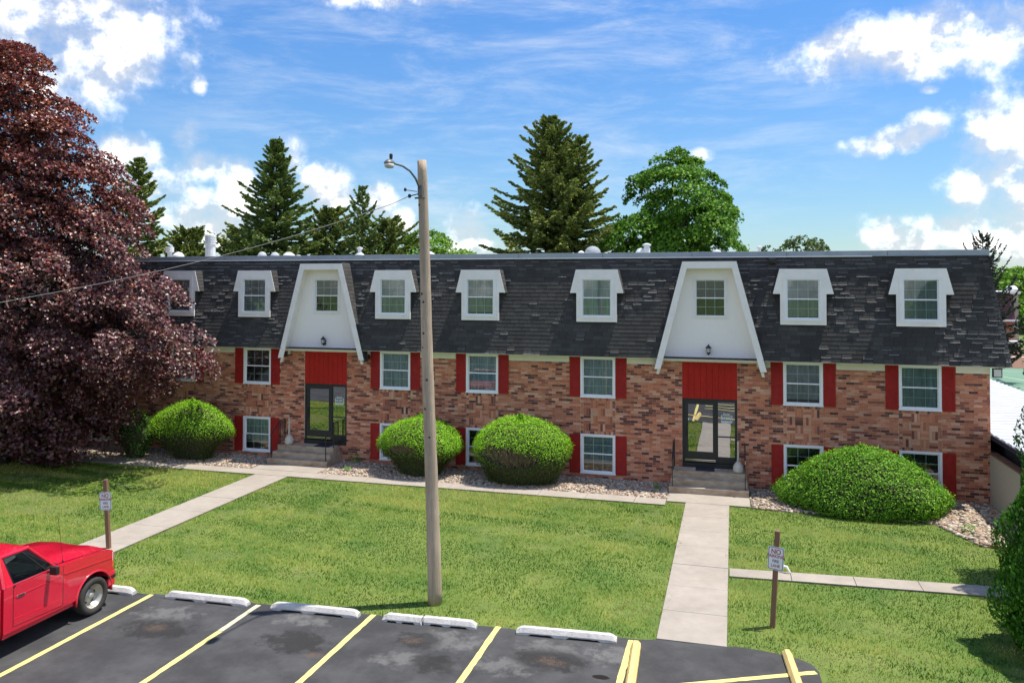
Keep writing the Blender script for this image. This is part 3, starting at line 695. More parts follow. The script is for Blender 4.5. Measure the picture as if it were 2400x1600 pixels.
# coping and drip edge
x = XL; k = 0
while x < XTR+0.02:
    x2 = min(x+3.05, XTR+0.05); m = MB(); m.box(x+0.004, x2-0.004, TY-0.06, TY+0.28, TZ+0.012, TZ+0.175+0.006*(k % 2)); part('coping_panel', m, M['coping'], roof, bevel=0.006)
    m = MB(); m.box(x+0.02, x+0.05, TY-0.066, TY-0.058, TZ+0.02, TZ+0.17); part('seam_cover', m, M['coping'], roof)
    x = x2; k += 1
    if x2 >= XTR: break
m = MB(); m.box(XL, 8.2, TY-0.075, TY-0.02, TZ-0.018, TZ+0.012); part('drip_edge', m, M['drip'], roof)
m = MB(); m.box(8.2, XTR+0.05, TY-0.07, TY-0.02, TZ-0.006, TZ+0.012); part('drip_edge', m, M['coping'], roof)

# dormers --------------------------------------------------------------
def lerp(a, b, t): return a+(b-a)*t
DBL = [('blind', 0), ('blind', 0), ('blind', 0), ('blind', 0), ('blind', 0.06), ('curtain', 0), ('blind', 0.04), ('blind', 0)]
for i, wx in enumerate(WX):
    c = wx+WW/2; Yf = -0.285; zb, zt, zw = 5.39, 7.19, 6.38; ow, oz0, oz1 = 0.545, 5.545, 6.895
    wing = lambda z: lerp(0.925, 0.72, (z-zw)/(zt-zw))
    m = MB(); body = lambda s: s
    m.prism_xz([(c-wing(oz1), oz1), (c+wing(oz1), oz1), (c+0.72, zt), (c-0.72, zt)], Yf, Yf+0.05)
    for s in (-1, 1):
        m.prism_xz([(c+s*ow, oz0), (c+s*0.70, oz0), (c+s*0.70, zw), (c+s*0.925, zw), (c+s*wing(oz1), oz1), (c+s*ow, oz1)], Yf, Yf+0.05)
    m.prism_xz([(c-0.70, zb), (c+0.70, zb), (c+0.70, oz0), (c-0.70, oz0)], Yf, Yf+0.05)
    for x0, x1, z0, z1 in ((c-ow-0.07, c+ow+0.07, oz1, oz1+0.06), (c-ow-0.07, c+ow+0.07, oz0-0.06, oz0), (c-ow-0.07, c-ow, oz0, oz1), (c+ow, c+ow+0.07, oz0, oz1)):
        m.box(x0, x1, Yf-0.018, Yf+0.002, z0, z1)
    d = part('dormer', m, M['white'], B)
    m = MB(); g = (0.085, 0.085, 0.09)
    m.prism_xz([(c-0.68, zb+0.02), (c+0.68, zb+0.02), (c+0.68, zw+0.01), (c-0.68, zw+0.01)], Yf+0.14, 0.45, g)
    m.prism_xz([(c-0.915, zw+0.004), (c+0.915, zw+0.004), (c+0.71, zt-0.006), (c-0.71, zt-0.006)], Yf+0.14, 0.45, g)
    for s in (-1, 1):
        m.box(c+s*0.615-0.07, c+s*0.615+0.065, Yf+0.051, Yf+0.14, zb+0.02, zw, g)
        m.prism_xz([(c+s*0.60, zw+0.004), (c+s*0.915, zw+0.004), (c+s*0.71, zt-0.006), (c+s*0.60, zt-0.006)], Yf+0.051, Yf+0.14, g)
    part('dormer_cheek', m, M['shingle'], d)
    for s in (-1, 1):     # shingled wing edge: little courses stepping down
        for k in range(6):
            z0, z1 = lerp(zw, zt, k/6), lerp(zw, zt, (k+1)/6); m = MB(); x0, x1 = c+s*(wing(z0)+0.014), c+s*(wing(z1)+0.004)
            q = [(x0, Yf+0.02, z0), (x0, 0.42, z0), (x1, 0.42, z1), (x1, Yf+0.02, z1)]
            m.add(q+[(c+s*wing(z0), Yf+0.02, z0), (c+s*wing(z0), 0.42, z0)], [(0, 1, 2, 3) if s > 0 else (3, 2, 1, 0), (0, 4, 5, 1) if s > 0 else (1, 5, 4, 0)], scol()); part('shingle', m, M['shingle'], d)
    window(c-ow, c+ow, oz0, oz1, Yf+0.02, None, fw_=0.05, parent=B)
    m = MB(); bt = DBL[i]; m.box(c-ow+0.03, c+ow-0.03, Yf+0.092, Yf+0.10, oz0+0.06+bt[1]*1.2, oz1-0.05); part('blind', m, M[bt[0]], d)
    m = MB(); m.box(c-ow, c+ow, Yf+0.112, Yf+0.12, oz0, oz1); part('window_backing', m, M['darkroom'], d)

# entrance gables, doors ------------------------------------------------
def text_mesh(body, size, name, extrude=0.0008, align='CENTER'):
    cu = bpy.data.curves.new(name, 'FONT'); cu.body = body; cu.size = size; cu.align_x = align; cu.align_y = 'CENTER'; cu.extrude = extrude; cu.offset = size*0.018
    ob = bpy.data.objects.new(name, cu); COL.objects.link(ob); dg = bpy.context.evaluated_depsgraph_get(); me = bpy.data.meshes.new_from_object(ob.evaluated_get(dg))
    bpy.data.objects.remove(ob); bpy.data.curves.remove(cu); me.name = name; me.materials.clear(); return me
NUM = ['5620B', '5620C', '5620D']
for e, (x, c) in enumerate(zip(DX, GC)):
    YG = EY-0.01
    m = MB(); wl_ = 0.205
    for s in (-1, 1):
        m.prism_xz([(c+s*HB, GZB), (c+s*(HB-wl_), GZB), (c+s*(HT-wl_*0.72), GZT-0.225), (c+s*HT, GZT)], YG, YG+0.05)
    m.prism_xz([(c-HT, GZT), (c+HT, GZT), (c+HT-wl_*0.72, GZT-0.225), (c-HT+wl_*0.72, GZT-0.225)], YG-0.001, YG+0.05)
    g = part('entrance_gable', m, M['white'], B)
    m = MB()                                              # white inner reveals
    hi = lambda z: gable_half(z)-0.16
    for s in (-1, 1):
        q = [(c+s*hi(4.1), 4.1), (c+s*(hi(4.1)+0.06), 4.1), (c+s*(hi(7.2)+0.06), 7.2), (c+s*hi(7.2), 7.2)]; m.prism_xz(q, YG+0.05, 0.0)
    m.prism_xz([(c-hi(7.2), 7.2), (c+hi(7.2), 7.2), (c+hi(7.26), 7.26), (c-hi(7.26), 7.26)], YG+0.05, 0.0)
    part('reveal', m, M['white'], g)
    m = MB(); sw, sz0, sz1 = 0.50, 5.60, 6.86; Ys = -0.03; cc = c+0.02        # siding with the window opening
    H = lambda z: gable_half(z)-0.155
    m.prism_xz([(c-H(4.115), 4.115), (c+H(4.115), 4.115), (c+H(sz0), sz0), (c-H(sz0), sz0)], Ys, Ys+0.03)
    m.prism_xz([(c-H(sz1), sz1), (c+H(sz1), sz1), (c+H(7.22), 7.22), (c-H(7.22), 7.22)], Ys, Ys+0.03)
    m.prism_xz([(c-H(sz0), sz0), (cc-sw, sz0), (cc-sw, sz1), (c-H(sz1), sz1)], Ys, Ys+0.03)
    m.prism_xz([(c+H(sz0), sz0), (cc+sw, sz0), (cc+sw, sz1), (c+H(sz1), sz1)], Ys, Ys+0.03)
    part('siding', m, M['siding'], g)
    m = MB(); m.box(c-H(4.1), c+H(4.1), Ys-0.025, Ys+0.01, 4.095, 4.24); part('bottom_trim', m, M['white'], g)
    for s in (-1, 1):
        m = MB(); m.prism_xz([(c+s*(HB-0.06), GZB-0.17), (c+s*(HB-0.15), GZB-0.17), (c+s*(HB-0.20), GZB+0.02), (c+s*(HB-0.10), GZB+0.02)], YG+0.06, YG+0.14); part('bracket', m, M['cream'], g)
        m = MB(); q = [(c+s*(HB-0.01), GZB+0.02), (c+s*(HB-0.13), GZB+0.02), (c+s*(HT-0.13), GZT-0.01), (c+s*(HT-0.01), GZT-0.01)]; m.prism_xz(q, YG+0.05, 0.42, (0.06, 0.06, 0.062)); part('cheek_board', m, M['shingle'], g)
        n = 25
        for k in range(n):                               # shingle courses on the cheek
            z0, z1 = lerp(GZB+0.02, GZT, k/n), lerp(GZB+0.02, GZT, (k+1)/n); yb = max(roof_y(max(z0, EZ)), YG+0.1)+0.12
            for a, b in ((YG+0.012, lerp(YG, yb, 0.5)-0.003), (lerp(YG, yb, 0.5)+0.003, yb)):
                if b-a < 0.06: continue
                m = MB(); x0, x1 = c+s*(gable_half(z0)+0.016), c+s*(gable_half(z1)+0.006)
                m.add([(x0, a, z0), (x0, b, z0), (x1, b, z1), (x1, a, z1), (c+s*gable_half(z0), a, z0), (c+s*gable_half(z0), b, z0), (c+s*gable_half(z1), a, z1)],
                      [(0, 1, 2, 3) if s > 0 else (3, 2, 1, 0), (0, 4, 5, 1) if s > 0 else (1, 5, 4, 0), (0, 3, 6, 4)], scol()); part('shingle', m, M['shingle'], g)
    m = MB(); m.prism_xz([(c-HT, GZT), (c+HT, GZT), (c+HT-0.02, GZT+0.025), (c-HT+0.02, GZT+0.025)], YG+0.01, 0.5, (0.07, 0.07, 0.072)); part('gable_cap', m, M['shingle'], g)
    window(cc-sw, cc+sw, sz0, sz1, Ys+0.005, ('darkroom', 0.0), fw_=0.022, parent=B)
    for q in ((cc-sw-0.07, cc+sw+0.07, sz1, sz1+0.07), (cc-sw-0.07, cc+sw+0.07, sz0-0.07, sz0), (cc-sw-0.07, cc-sw, sz0, sz1), (cc+sw, cc+sw+0.07, sz0, sz1)):
        m = MB(); m.box(q[0], q[1], Ys-0.022, Ys-0.001, q[2], q[3]); part('window_trim', m, M['white'], g)
    lx = c-0.04; m = MB()                                # wall lantern
    m.box(lx-0.045, lx+0.045, Ys-0.03, Ys, 4.36, 4.54); m.tube([(lx, Ys-0.03, 4.40), (lx, Ys-0.09, 4.34), (lx, Ys-0.14, 4.38)], 0.012, 6)
    m.lathe([(0.03, 0), (0.065, 0.03), (0.065, 0.05)], lx, Ys-0.14, 8, cz=4.38); m.lathe([(0.10, 0), (0.085, 0.035), (0.03, 0.085), (0.025, 0.11), (0.01, 0.13)], lx, Ys-0.14, 8, cz=4.57)
    for k in range(4): th = math.pi/4+k*math.pi/2; m.tube([(lx+0.06*math.cos(th), Ys-0.14+0.06*math.sin(th), 4.42), (lx+0.08*math.cos(th), Ys-0.14+0.08*math.sin(th), 4.58)], 0.007, 4)
    ln = part('wall_lantern', m, M['black'], B)
    m = MB(); m.lathe([(0.05, 0), (0.066, 0.15)], lx, Ys-0.14, 8, cz=4.425); part('lantern_glass', m, M['lens'], ln)
    nb = 9; bw_ = DW/nb                                  # red board panel over the door
    m = MB(); m.box(x, x+DW, 0.05, 0.06, ZPB, ZPT); pn = part('entrance_panel', m, M['red'], B)
    for k in range(nb):
        m = MB(); m.box(x+k*bw_+0.004, x+(k+1)*bw_-0.004, 0.018+0.002*(k % 2), 0.05, ZPB, ZPT); part('board', m, M['red'], pn)
    # door set: black frame, wide door leaf, sidelight
    YD = 0.05; m = MB(); xa, xb = x, x+DW
    leaf0, leaf1, sl0, sl1 = xa+0.055, xa+1.10, xa+1.164, xa+1.70
    for q in ((xa, xb, ZPB-0.06, ZPB), (xa, leaf0, ZDB, ZPB-0.06), (leaf1, sl0, ZDB, ZPB-0.06), (sl1, xb, ZDB, ZPB-0.06), (sl0, sl1, ZDB, ZDB+0.21), (sl0, sl1, ZDB+0.865, ZDB+0.90), (sl0, sl1, ZDB+2.03, ZPB-0.06)):
        m.box(q[0], q[1], YD, YD+0.09, q[2], q[3])
    m.box(xa, xb, YD-0.06, YD+0.05, ZDB-0.16, ZDB)
    df = part('door_frame', m, M['black'], B)
    m = MB(); g0, g1, h0, h1 = xa+0.19, xa+0.994, ZDB+0.355, ZDB+1.93
    for q in ((leaf0, leaf1, h1, ZPB-0.065), (leaf0, leaf1, ZDB+0.01, h0), (leaf0, g0, h0, h1), (g1, leaf1, h0, h1)): m.box(q[0]+0.004, q[1]-0.004, YD+0.012, YD+0.06, q[2], q[3])
    dr = part('door', m, M['black'], B, bevel=0.004)
    m = MB(); m.box(g0, g1, YD+0.034, YD+0.038, h0, h1); part('door_glass', m, M['doorglass'], dr)
    m = MB(); m.box(leaf0+0.03, leaf1-0.02, YD+0.004, YD+0.011, ZDB+0.085, ZDB+0.10); m.box(leaf0+0.03, leaf1-0.02, YD+0.004, YD+0.011, ZDB+0.045, ZDB+0.055); part('kick_strip', m, M['chrome'], dr)
    m = MB(); m.tube([(g0-0.06, YD-0.03, ZDB+0.85), (g0-0.06, YD-0.03, ZDB+1.2)], 0.012, 8); m.box(g0-0.07, g0-0.05, YD-0.03, YD+0.012, ZDB+0.87, ZDB+0.89); m.box(g0-0.07, g0-0.05, YD-0.03, YD+0.012, ZDB+1.16, ZDB+1.18); part('door_handle', m, M['black'], dr)
    for z0, z1 in ((ZDB+0.21, ZDB+0.865), (ZDB+0.90, ZDB+2.03)):
        m = MB(); m.box(sl0, sl1, YD+0.034, YD+0.038, z0, z1); part('sidelight_glass', m, M['doorglass'], df)
    m = MB(); m.box(xa, xb, 1.3, 1.32, ZDB, ZPB); part('hall_backing', m, M['darkroom'], B)
    # white decal on the sidelight: a word, a framed number, a line below
    dx = (sl0+sl1)/2+0.01; dz = ZDB+1.50; yy = YD+0.030
    m = MB()
    for q in ((dx-0.18, dx+0.18, dz+0.085, dz+0.10), (dx-0.18, dx+0.18, dz-0.11, dz-0.085), (dx-0.18, dx-0.165, dz-0.085, dz+0.085), (dx+0.165, dx+0.18, dz-0.085, dz+0.085), (dx-0.17, dx+0.17, dz-0.148, dz-0.120)): m.box(q[0], q[1], yy, yy+0.002, q[2], q[3])
    dc = part('number_decal', m, M['decal'], df)
    for body, sz, oz in ((NUM[e], 0.125, 0.0), ('Dover', 0.085, 0.135)):
        me = text_mesh(body, sz, 'lettering'); o = put('lettering', me, M['decal'], dc, (dx, yy+0.0008, dz+oz)); o.rotation_euler = (R(90), 0, 0)

# roof-top fittings, security lights --------------------------------------
def dish(px, py, Y, r, mat='dish'):
    p = FY(px, py, Y); m = MB(); n = 20; vs = []; fs = []
    for j in range(5):
        rr = r*j/4 if j else 0.001
        for k in range(n): th = 2*math.pi*k/n; vs.append((p[0]+rr*math.cos(th), p[1]+0.35*(rr*rr)/r, p[2]+rr*math.sin(th)*0.92))
    for j in range(4):
        for k in range(n): fs.append((j*n+k, j*n+(k+1) % n, (j+1)*n+(k+1) % n, (j+1)*n+k))
    m.add(vs, fs); o = part('satellite_dish', m, M[mat], roof, smooth=True)
    m = MB(); m.tube([(p[0], p[1]+0.05, p[2]), (p[0], p[1]+0.12, TZ+0.03)], 0.025, 6); m.tube([(p[0], p[1], p[2]-r*0.8), (p[0]+0.05, p[1]-0.35, p[2]-r*0.35)], 0.012, 5); part('dish_mount', m, M['galv'], roof)
def vent(px, py, Y, prof, mat='ventmetal'):
    p = FY(px, py, Y); m = MB(); m.lathe(prof, p[0], p[1], 14, cz=TZ+0.03); part('roof_vent', m, M[mat], roof, smooth=False)
tall = [(0.21, 0), (0.21, 0.68)]
for k in range(4): tall += [(0.245, 0.70+k*0.10), (0.245, 0.75+k*0.10), (0.215, 0.76+k*0.10), (0.215, 0.79+k*0.10)]
tall += [(0.23, 1.10), (0.10, 1.16)]
vent(493, 590, 1.6, tall)
vent(398, 600, 1.6, [(0.10, 0), (0.10, 0.36), (0.17, 0.40), (0.17, 0.60), (0.14, 0.61)])
vent(418, 605, 1.5, [(0.28, 0), (0.24, 0.24), (0.14, 0.36), (0.02, 0.40)])
vent(843, 595, 1.6, [(0.20, 0), (0.18, 0.22), (0.07, 0.30), (0.07, 0.40), (0.12, 0.44), (0.12, 0.50), (0.03, 0.52)])
dish(612, 601, 1.3, 0.22, 'ventmetal'); dish(642, 602, 1.4, 0.22, 'ventmetal'); vent(677, 604, 1.5, [(0.28, 0), (0.24, 0.22), (0.10, 0.33), (0.02, 0.34)])
vent(700, 606, 1.5, [(0.14, 0), (0.1, 0.2), (0.02, 0.22)]); vent(514, 607, 1.4, [(0.12, 0), (0.1, 0.2), (0.02, 0.21)])
dish(1388, 594, 1.2, 0.30); vent(1362, 600, 1.5, [(0.14, 0), (0.12, 0.22), (0.05, 0.27), (0.02, 0.28)])
vent(1516, 590, 1.6, [(0.12, 0), (0.12, 0.36), (0.10, 0.37), (0.10, 0.42), (0.155, 0.45), (0.155, 0.49), (0.05, 0.53)]); vent(1502, 596, 1.7, [(0.20, 0), (0.19, 0.22), (0.12, 0.33), (0.02, 0.36)])
dish(1680, 596, 1.5, 0.19, 'ventmetal'); vent(1780, 590, 2.0, [(0.05, 0), (0.05, 0.3), (0.09, 0.32), (0.09, 0.38), (0.02, 0.4)]); vent(1008, 598, 1.5, [(0.2, 0), (0.18, 0.22), (0.05, 0.30), (0.02, 0.31)])
m = MB(); m.box(5.02, 5.28, 0.12, 0.30, 7.36, 7.58); m.box(5.05, 5.25, 0.05, 0.14, 7.40, 7.55); part('wall_vent_hood', m, M['black'], roof, bevel=0.02)
p = FY(2337, 873, -0.30); m = MB(); m.box(p[0]-0.13, p[0]+0.13, p[1]-0.05, p[1]+0.05, p[2]-0.15, p[2]+0.13); m.tube([(p[0], p[1]+0.02, p[2]+0.13), (p[0], p[1]+0.05, EZ)], 0.02, 6)
fl = part('flood_light', m, M['black'], B, bevel=0.01); m = MB(); m.box(p[0]-0.10, p[0]+0.10, p[1]-0.058, p[1]-0.051, p[2]-0.12, p[2]+0.10); part('flood_light_glass', m, M['lens'], fl)
p = FY(857, 838, -0.22); m = MB(); m.box(p[0]-0.13, p[0]+0.13, p[1]-0.08, p[1]+0.1, p[2]-0.05, p[2]+0.12); m.lathe([(0.05, 0), (0.09, 0.02), (0.09, 0.1)], p[0], p[1]-0.02, 10, cz=p[2]-0.15); m.box(p[0]-0.03, p[0]+0.03, p[1]+0.1, 0.0, p[2], p[2]+0.06); part('security_light', m, M['black'], B)

# ------------------------------------------------------------------ entrance steps with iron railings
def steps(cx, label, front=-1.25):
    x0, x1 = cx-1.24, cx+1.24; t = thing('entrance_steps', label, 'steps', (cx, front, 0), 'concrete steps at the entrances')
    for k, (ya, yb, z0, z1, ins) in enumerate(((front, -0.02, -0.1, 0.195, 0.0), (front+0.30, -0.021, 0.195, 0.39, 0.04), (front+0.60, -0.022, 0.39, 0.585, 0.07))):
        m = MB(); m.box(x0+ins, x1-ins, ya, yb, z0, z1); part('step', m, M['stepconc'], t, bevel=0.012)
    for s, xx in ((-1, x0+0.11), (1, x1-0.11)):
        zt = 0.585; zr = zt+0.90; yb, ym, yf = -0.10, front+0.70, front+0.10
        m = MB(); m.tube([(xx, yb, zr), (xx, ym, zr)], 0.018, 6); m.tube([(xx, ym, zr), (xx, yf+0.02, zr-0.42), (xx, yf-0.06, zr-0.46)], 0.020, 6)
        rl = part('railing', m, M['iron'], t)
        m = MB(); m.tube([(xx, yb, zt+0.10), (xx, ym, zt+0.10)], 0.010, 5); part('lower_rail', m, M['iron'], rl)
        for y, z0, z1 in ((yb, zt, zr), (ym, zt, zr+0.03), (yf, 0.19, zr-0.40)):
            m = MB(); m.box(xx-0.014, xx+0.014, y-0.014, y+0.014, z0, z1); part('post', m, M['iron'], rl)
        n = 5
        for k in range(1, n):
            y = yb+(ym-yb)*k/n; m = MB(); m.tube([(xx, y, zt+0.10), (xx, y, zt+0.42), (xx+0.012, y, zt+0.5), (xx, y, zt+0.58), (xx, y, zr)], 0.008, 5); part('picket', m, M['iron'], rl)
    return t
SC = [-25.82, -11.625, 3.11]
steps(SC[2], 'stained concrete steps at the right-hand door, iron rails either side')
steps(SC[1], 'stained concrete steps at the middle door with a bare side wall showing', -1.15)
steps(SC[0], 'concrete steps at the far left beyond the purple-leaved tree', -1.15)
def ash_stand(x, y, label):
    t = thing('cigarette_receptacle', label, 'ash stand', (x, y, 0.585), 'cigarette receptacles at the doors')
    m = MB(); m.lathe([(0.12, 0), (0.155, 0.02), (0.165, 0.09), (0.155, 0.22), (0.10, 0.30), (0.05, 0.36)], x, y, 18, cz=0.585); part('base_jar', m, M['pot'], t, smooth=True)
    m = MB(); m.lathe([(0.045, 0.355), (0.034, 0.5), (0.028, 0.92), (0.032, 0.98), (0.02, 1.0)], x, y, 12, cz=0.585); part('neck', m, M['pot'], t, smooth=True)
ash_stand(4.03, -0.42, 'beige long-necked ash stand on the right-hand steps'); ash_stand(-12.42, -0.36, 'beige long-necked ash stand on the middle entrance steps')
for x, lb in ((2.98, 'small dark door mat at the right-hand entrance'), (-11.0, 'dark door mat at the middle entrance')):
    m = MB(); m.box(x-0.30, x+0.30, -0.52, -0.08, 0.587, 0.603); o = put('door_mat', m.mesh('door_mat', (x, -0.3, 0.587)), M['mat'], None, (x, -0.3, 0.587)); tag(o, lb, 'door mat', 'door mats'); bm_bevel(o.data, 0.006)

# ------------------------------------------------------------------ utility pole with lamp, and the wire
PB, PT = np.array([-2.20, -11.50, 0.0]), np.array([-2.43, -11.77, 9.32])
t = thing('utility_pole', 'tall weathered wooden pole with a curved lamp arm by the parking lot', 'pole', tuple(PB))
m = MB(); n = 40; pr_ = random.Random(4); pts = []; rad = []
for k in range(n+1):
    f = k/n; p = PB+(PT-PB)*f; pts.append((p[0]+0.008*math.sin(f*9), p[1], p[2]-0.06*(k == 0))); rad.append(lerp(0.150, 0.098, f)*(1+0.02*math.sin(k*1.7)+pr_.gauss(0, 0.008)))
m.tube(pts, rad, 18); part('shaft', m, M['wood'], t, smooth=True)
for k in range(9):
    f = pr_.uniform(0.35, 0.9); p = PB+(PT-PB)*f; r_ = lerp(0.150, 0.098, f); th = pr_.uniform(-2.6, -0.5)
    m = MB(); m.lathe([(0.03, 0), (0.022, 0.006), (0.004, 0.010)], 0, 0, 8); q = [(r_*0.97+z, x, y) for x, y, z in m.v]
    m.v = [(p[0]+math.cos(th)*a-math.sin(th)*b, p[1]+math.sin(th)*a+math.cos(th)*b, p[2]+c) for a, b, c in q]; part('knot', m, M['bark'], t)
LH = np.array([-2.56, -13.02, 9.06])
at_ = PB+(PT-PB)*0.945
m = MB(); q0 = np.array([at_[0]-0.02, at_[1]-0.10, 8.66]); arc = [q0, q0+[0, -0.05, 0.10], q0+[-0.01, -0.20, 0.24], q0+[-0.03, -0.45, 0.36], q0+[-0.06, -0.75, 0.42], LH+[0.02, 0.12, 0.03]]
m.tube(arc, [0.024, 0.024, 0.022, 0.020, 0.020, 0.020], 8); arm = part('lamp_arm', m, M['galv'], t, smooth=True)
m = MB(); m.box(at_[0]-0.05, at_[0]+0.05, at_[1]-0.14, at_[1]-0.09, 8.56, 8.78); m.tube([(at_[0]-0.14, at_[1]-0.06, 8.52), (at_[0]+0.10, at_[1]-0.10, 8.52)], 0.02, 6); part('arm_bracket', m, M['galv'], arm)
m = MB(); hd = [(0.01, 0.10), (0.06, 0.095), (0.10, 0.07), (0.138, 0.025), (0.142, 0.0), (0.134, -0.01)]
m.lathe(hd[::-1], 0, 0, 18); m.v = [(LH[0]+x*0.72, LH[1]-0.08+y*1.15, LH[2]+z*0.85) for x, y, z in m.v]; hdp = part('lamp_head', m, M['galv'], t, smooth=True)
m = MB(); m.lathe([(0.07, -0.085), (0.095, -0.07), (0.115, -0.01)], 0, 0, 16); m.v = [(LH[0]+x*0.85, LH[1]-0.10+y*1.2, LH[2]+z) for x, y, z in m.v]; part('lamp_lens', m, M['lens'], hdp, smooth=True)
m = MB(); m.lathe([(0.03, 0.10), (0.035, 0.17), (0.03, 0.20), (0.005, 0.21)], LH[0], LH[1]-0.02, 10, cz=LH[2]); part('photocell', m, M['black'], hdp)
m = MB(); m.tube([(at_[0]-0.06, at_[1]-0.09, 8.60), (at_[0]-0.22, at_[1]-0.12, 8.56)], 0.012, 6); m.lathe([(0.02, 0), (0.035, 0.02), (0.035, 0.06), (0.02, 0.08)], at_[0]-0.24, at_[1]-0.12, 10, cz=8.52); m.lathe([(0.02, 0), (0.03, 0.02), (0.03, 0.05), (0.02, 0.07)], at_[0]-0.33, at_[1]-0.14, 10, cz=8.66); m.tube([(at_[0]-0.08, at_[1]-0.1, 8.65), (at_[0]-0.33, at_[1]-0.14, 8.69)], 0.008, 5); part('insulator', m, M['black'], t)
m = MB(); a = np.array([at_[0]-0.24, at_[1]-0.12, 8.56]); pts = []
for px, py in ((960, 452), (870, 500), (700, 549), (540, 595), (350, 638), (180, 675), (0, 709), (-160, 738), (-360, 772)):
    d = ray(px, py); e2 = np.array([-27.0, -11.2]); A = np.array([[d[0], -(e2[0]-a[0])], [d[1], -(e2[1]-a[1])]]); sol = np.linalg.solve(A, np.array([a[0]-CAM[0], a[1]-CAM[1]])); pts.append(CAM+sol[0]*d)
pts[0] = a; pts = np.array(pts); cz = np.polyfit(pts[:, 0], pts[:, 2], 3); xx = np.linspace(a[0], pts[-1, 0], 40)
wp = [(x, a[1]+(-11.2-a[1])*(x-a[0])/(-27.0-a[0]), np.polyval(cz, x)) for x in xx]; wp[0] = tuple(a)
m.tube(wp, 0.0075, 6); o = put('overhead_wire', m.mesh('overhead_wire', tuple(a), True), material('aluminium_cable', (0.36, 0.35, 0.33), 0.5), None, tuple(a)); tag(o, 'thin grey cable running left from the wooden pole across the purple tree', 'cable')

# ------------------------------------------------------------------ no-parking signs
def sign(base, h, lean, rz, label, sw=0.305, sh=0.457, zs=1.10):
    t = thing('no_parking_sign', label, 'sign', tuple(base), 'no parking signs'); t.rotation_euler = (lean[1], lean[0], rz); O = base
    def P(name, m, mat, par, **k): m.v = [(x+O[0], y+O[1], z+O[2]) for x, y, z in m.v]; return part(name, m, mat, par, **k)
    m = MB(); m.box(-0.047, 0.047, -0.047, 0.047, -0.25, h); P('post', m, M['post'], t, bevel=0.006)
    m = MB(); r_ = 0.035; pts = []
    for cx_, cz_, a0 in ((sw/2-r_, sh/2-r_, 0), (-sw/2+r_, sh/2-r_, 90), (-sw/2+r_, -sh/2+r_, 180), (sw/2-r_, -sh/2+r_, 270)):
        for k in range(5): th = R(a0+k*22.5); pts.append((cx_+r_*math.cos(th), zs+sh/2+cz_+r_*math.sin(th)))
    m.prism_xz(pts, -0.0525, -0.049); pl = P('plate', m, M['signwhite'], t)
    n = len(pts); m = MB(); c0 = zs+sh/2
    inn = [(x*(1-0.022/sw*2), c0+(z-c0)*(1-0.022/sh*2)) for x, z in pts]; o1 = [(x*(1-0.010/sw*2), c0+(z-c0)*(1-0.010/sh*2)) for x, z in pts]
    m.add([(x, -0.0536, z) for x, z in o1]+[(x, -0.0536, z) for x, z in inn], [(i, (i+1) % n, n+(i+1) % n, n+i) for i in range(n)]); P('border_line', m, M['signdark'], pl)
    for body, size, dz, mt in (('NO', 0.118, 0.130, 'signred'), ('PARKING', 0.079, 0.040, 'signred'), ('FIRE', 0.070, -0.055, 'signdark'), ('LANE', 0.070, -0.145, 'signred')):
        me = text_mesh(body, size, 'lettering', 0.0006); o = put('lettering', me, M[mt], pl, (0, -0.0545, c0+dz)); o.rotation_euler = (R(90), 0, 0)
        o.scale = (1.0, 1.12, 1.0)
    for dz in (sh/2-0.022, -sh/2+0.020):
        m = MB(); m.lathe([(0.009, 0), (0.009, 0.004), (0.003, 0.006)], 0, 0, 8); m.v = [(x, -0.0535-z, c0+dz+y) for x, y, z in m.v]; P('bolt', m, M['signdark'], pl)
    return t
sign((4.618, -10.777, 0), 1.87, (R(3.2), 0), R(-12), 'white no parking fire lane sign on a brown post beside the straight path', zs=1.11)
sign((-11.37, -10.578, 0), 1.74, (R(-3.5), 0), R(12), 'white no parking fire lane sign on a brown post behind the red truck', zs=0.98)

# ------------------------------------------------------------------ wheel stops
def stop_mesh(L_, h=0.135, w=0.19, seed=0, notch=True, broken=None):
    q = random.Random(seed); n = 26; m = MB(); prof = [(-w/2, 0), (-w/2, h*0.42), (-w/2+0.045, h), (w/2-0.045, h), (w/2, h*0.42), (w/2, 0)]; k = len(prof); vs = []; fs = []
    for i in range(n+1):
        f = i/n; x = -L_/2+L_*f; e = min(f, 1-f)*L_; tp = min(1, 0.55+0.45*e/0.10)
        if broken == 'r' and f > 0.5: tp = 1
        if broken == 'l' and f < 0.5: tp = 1
        for j, (yy, zz) in enumerate(prof):
            lowf = 0.022 if (notch and j in (0, 5) and (0.14 < f < 0.38 or 0.52 < f < 0.84)) else 0
            vs.append((x+(q.uniform(-0.012, 0.012) if broken and (i in (0, n)) else 0), yy*(0.75+0.25*tp)+q.gauss(0, 0.0015), max(zz*tp, lowf)+q.gauss(0, 0.0015)+(0.012 if j in (0, 5) and lowf else 0)))
    for i in range(n):
        for j in range(k): fs.append((i*k+j, i*k+(j+1) % k, (i+1)*k+(j+1) % k, (i+1)*k+j))
    fs += [tuple(range(k)), tuple(range(n*k+k-1, n*k-1, -1))]; m.add(vs, [tuple(reversed(f)) for f in fs])
    for xx in (-L_*0.36, L_*0.36):
        if not broken: m.lathe([(0.012, 0), (0.010, 0.004)], xx, 0, 7, cz=h-0.002)
    return m
def stop(x0, x1, y0, y1, mat, label, seed, group, cat='wheel stop', broken=None, h=0.135, w=0.19):
    L_ = math.hypot(x1-x0, y1-y0); o = put('wheel_stop', stop_mesh(L_, h, w, seed, notch=(mat == 'stopconc'), broken=broken).mesh('wheel_stop'), M[mat], None, ((x0+x1)/2, (y0+y1)/2, 0.002)); o.rotation_euler = (0, 0, math.atan2(y1-y0, x1-x0)); tag(o, label, cat, group); return o
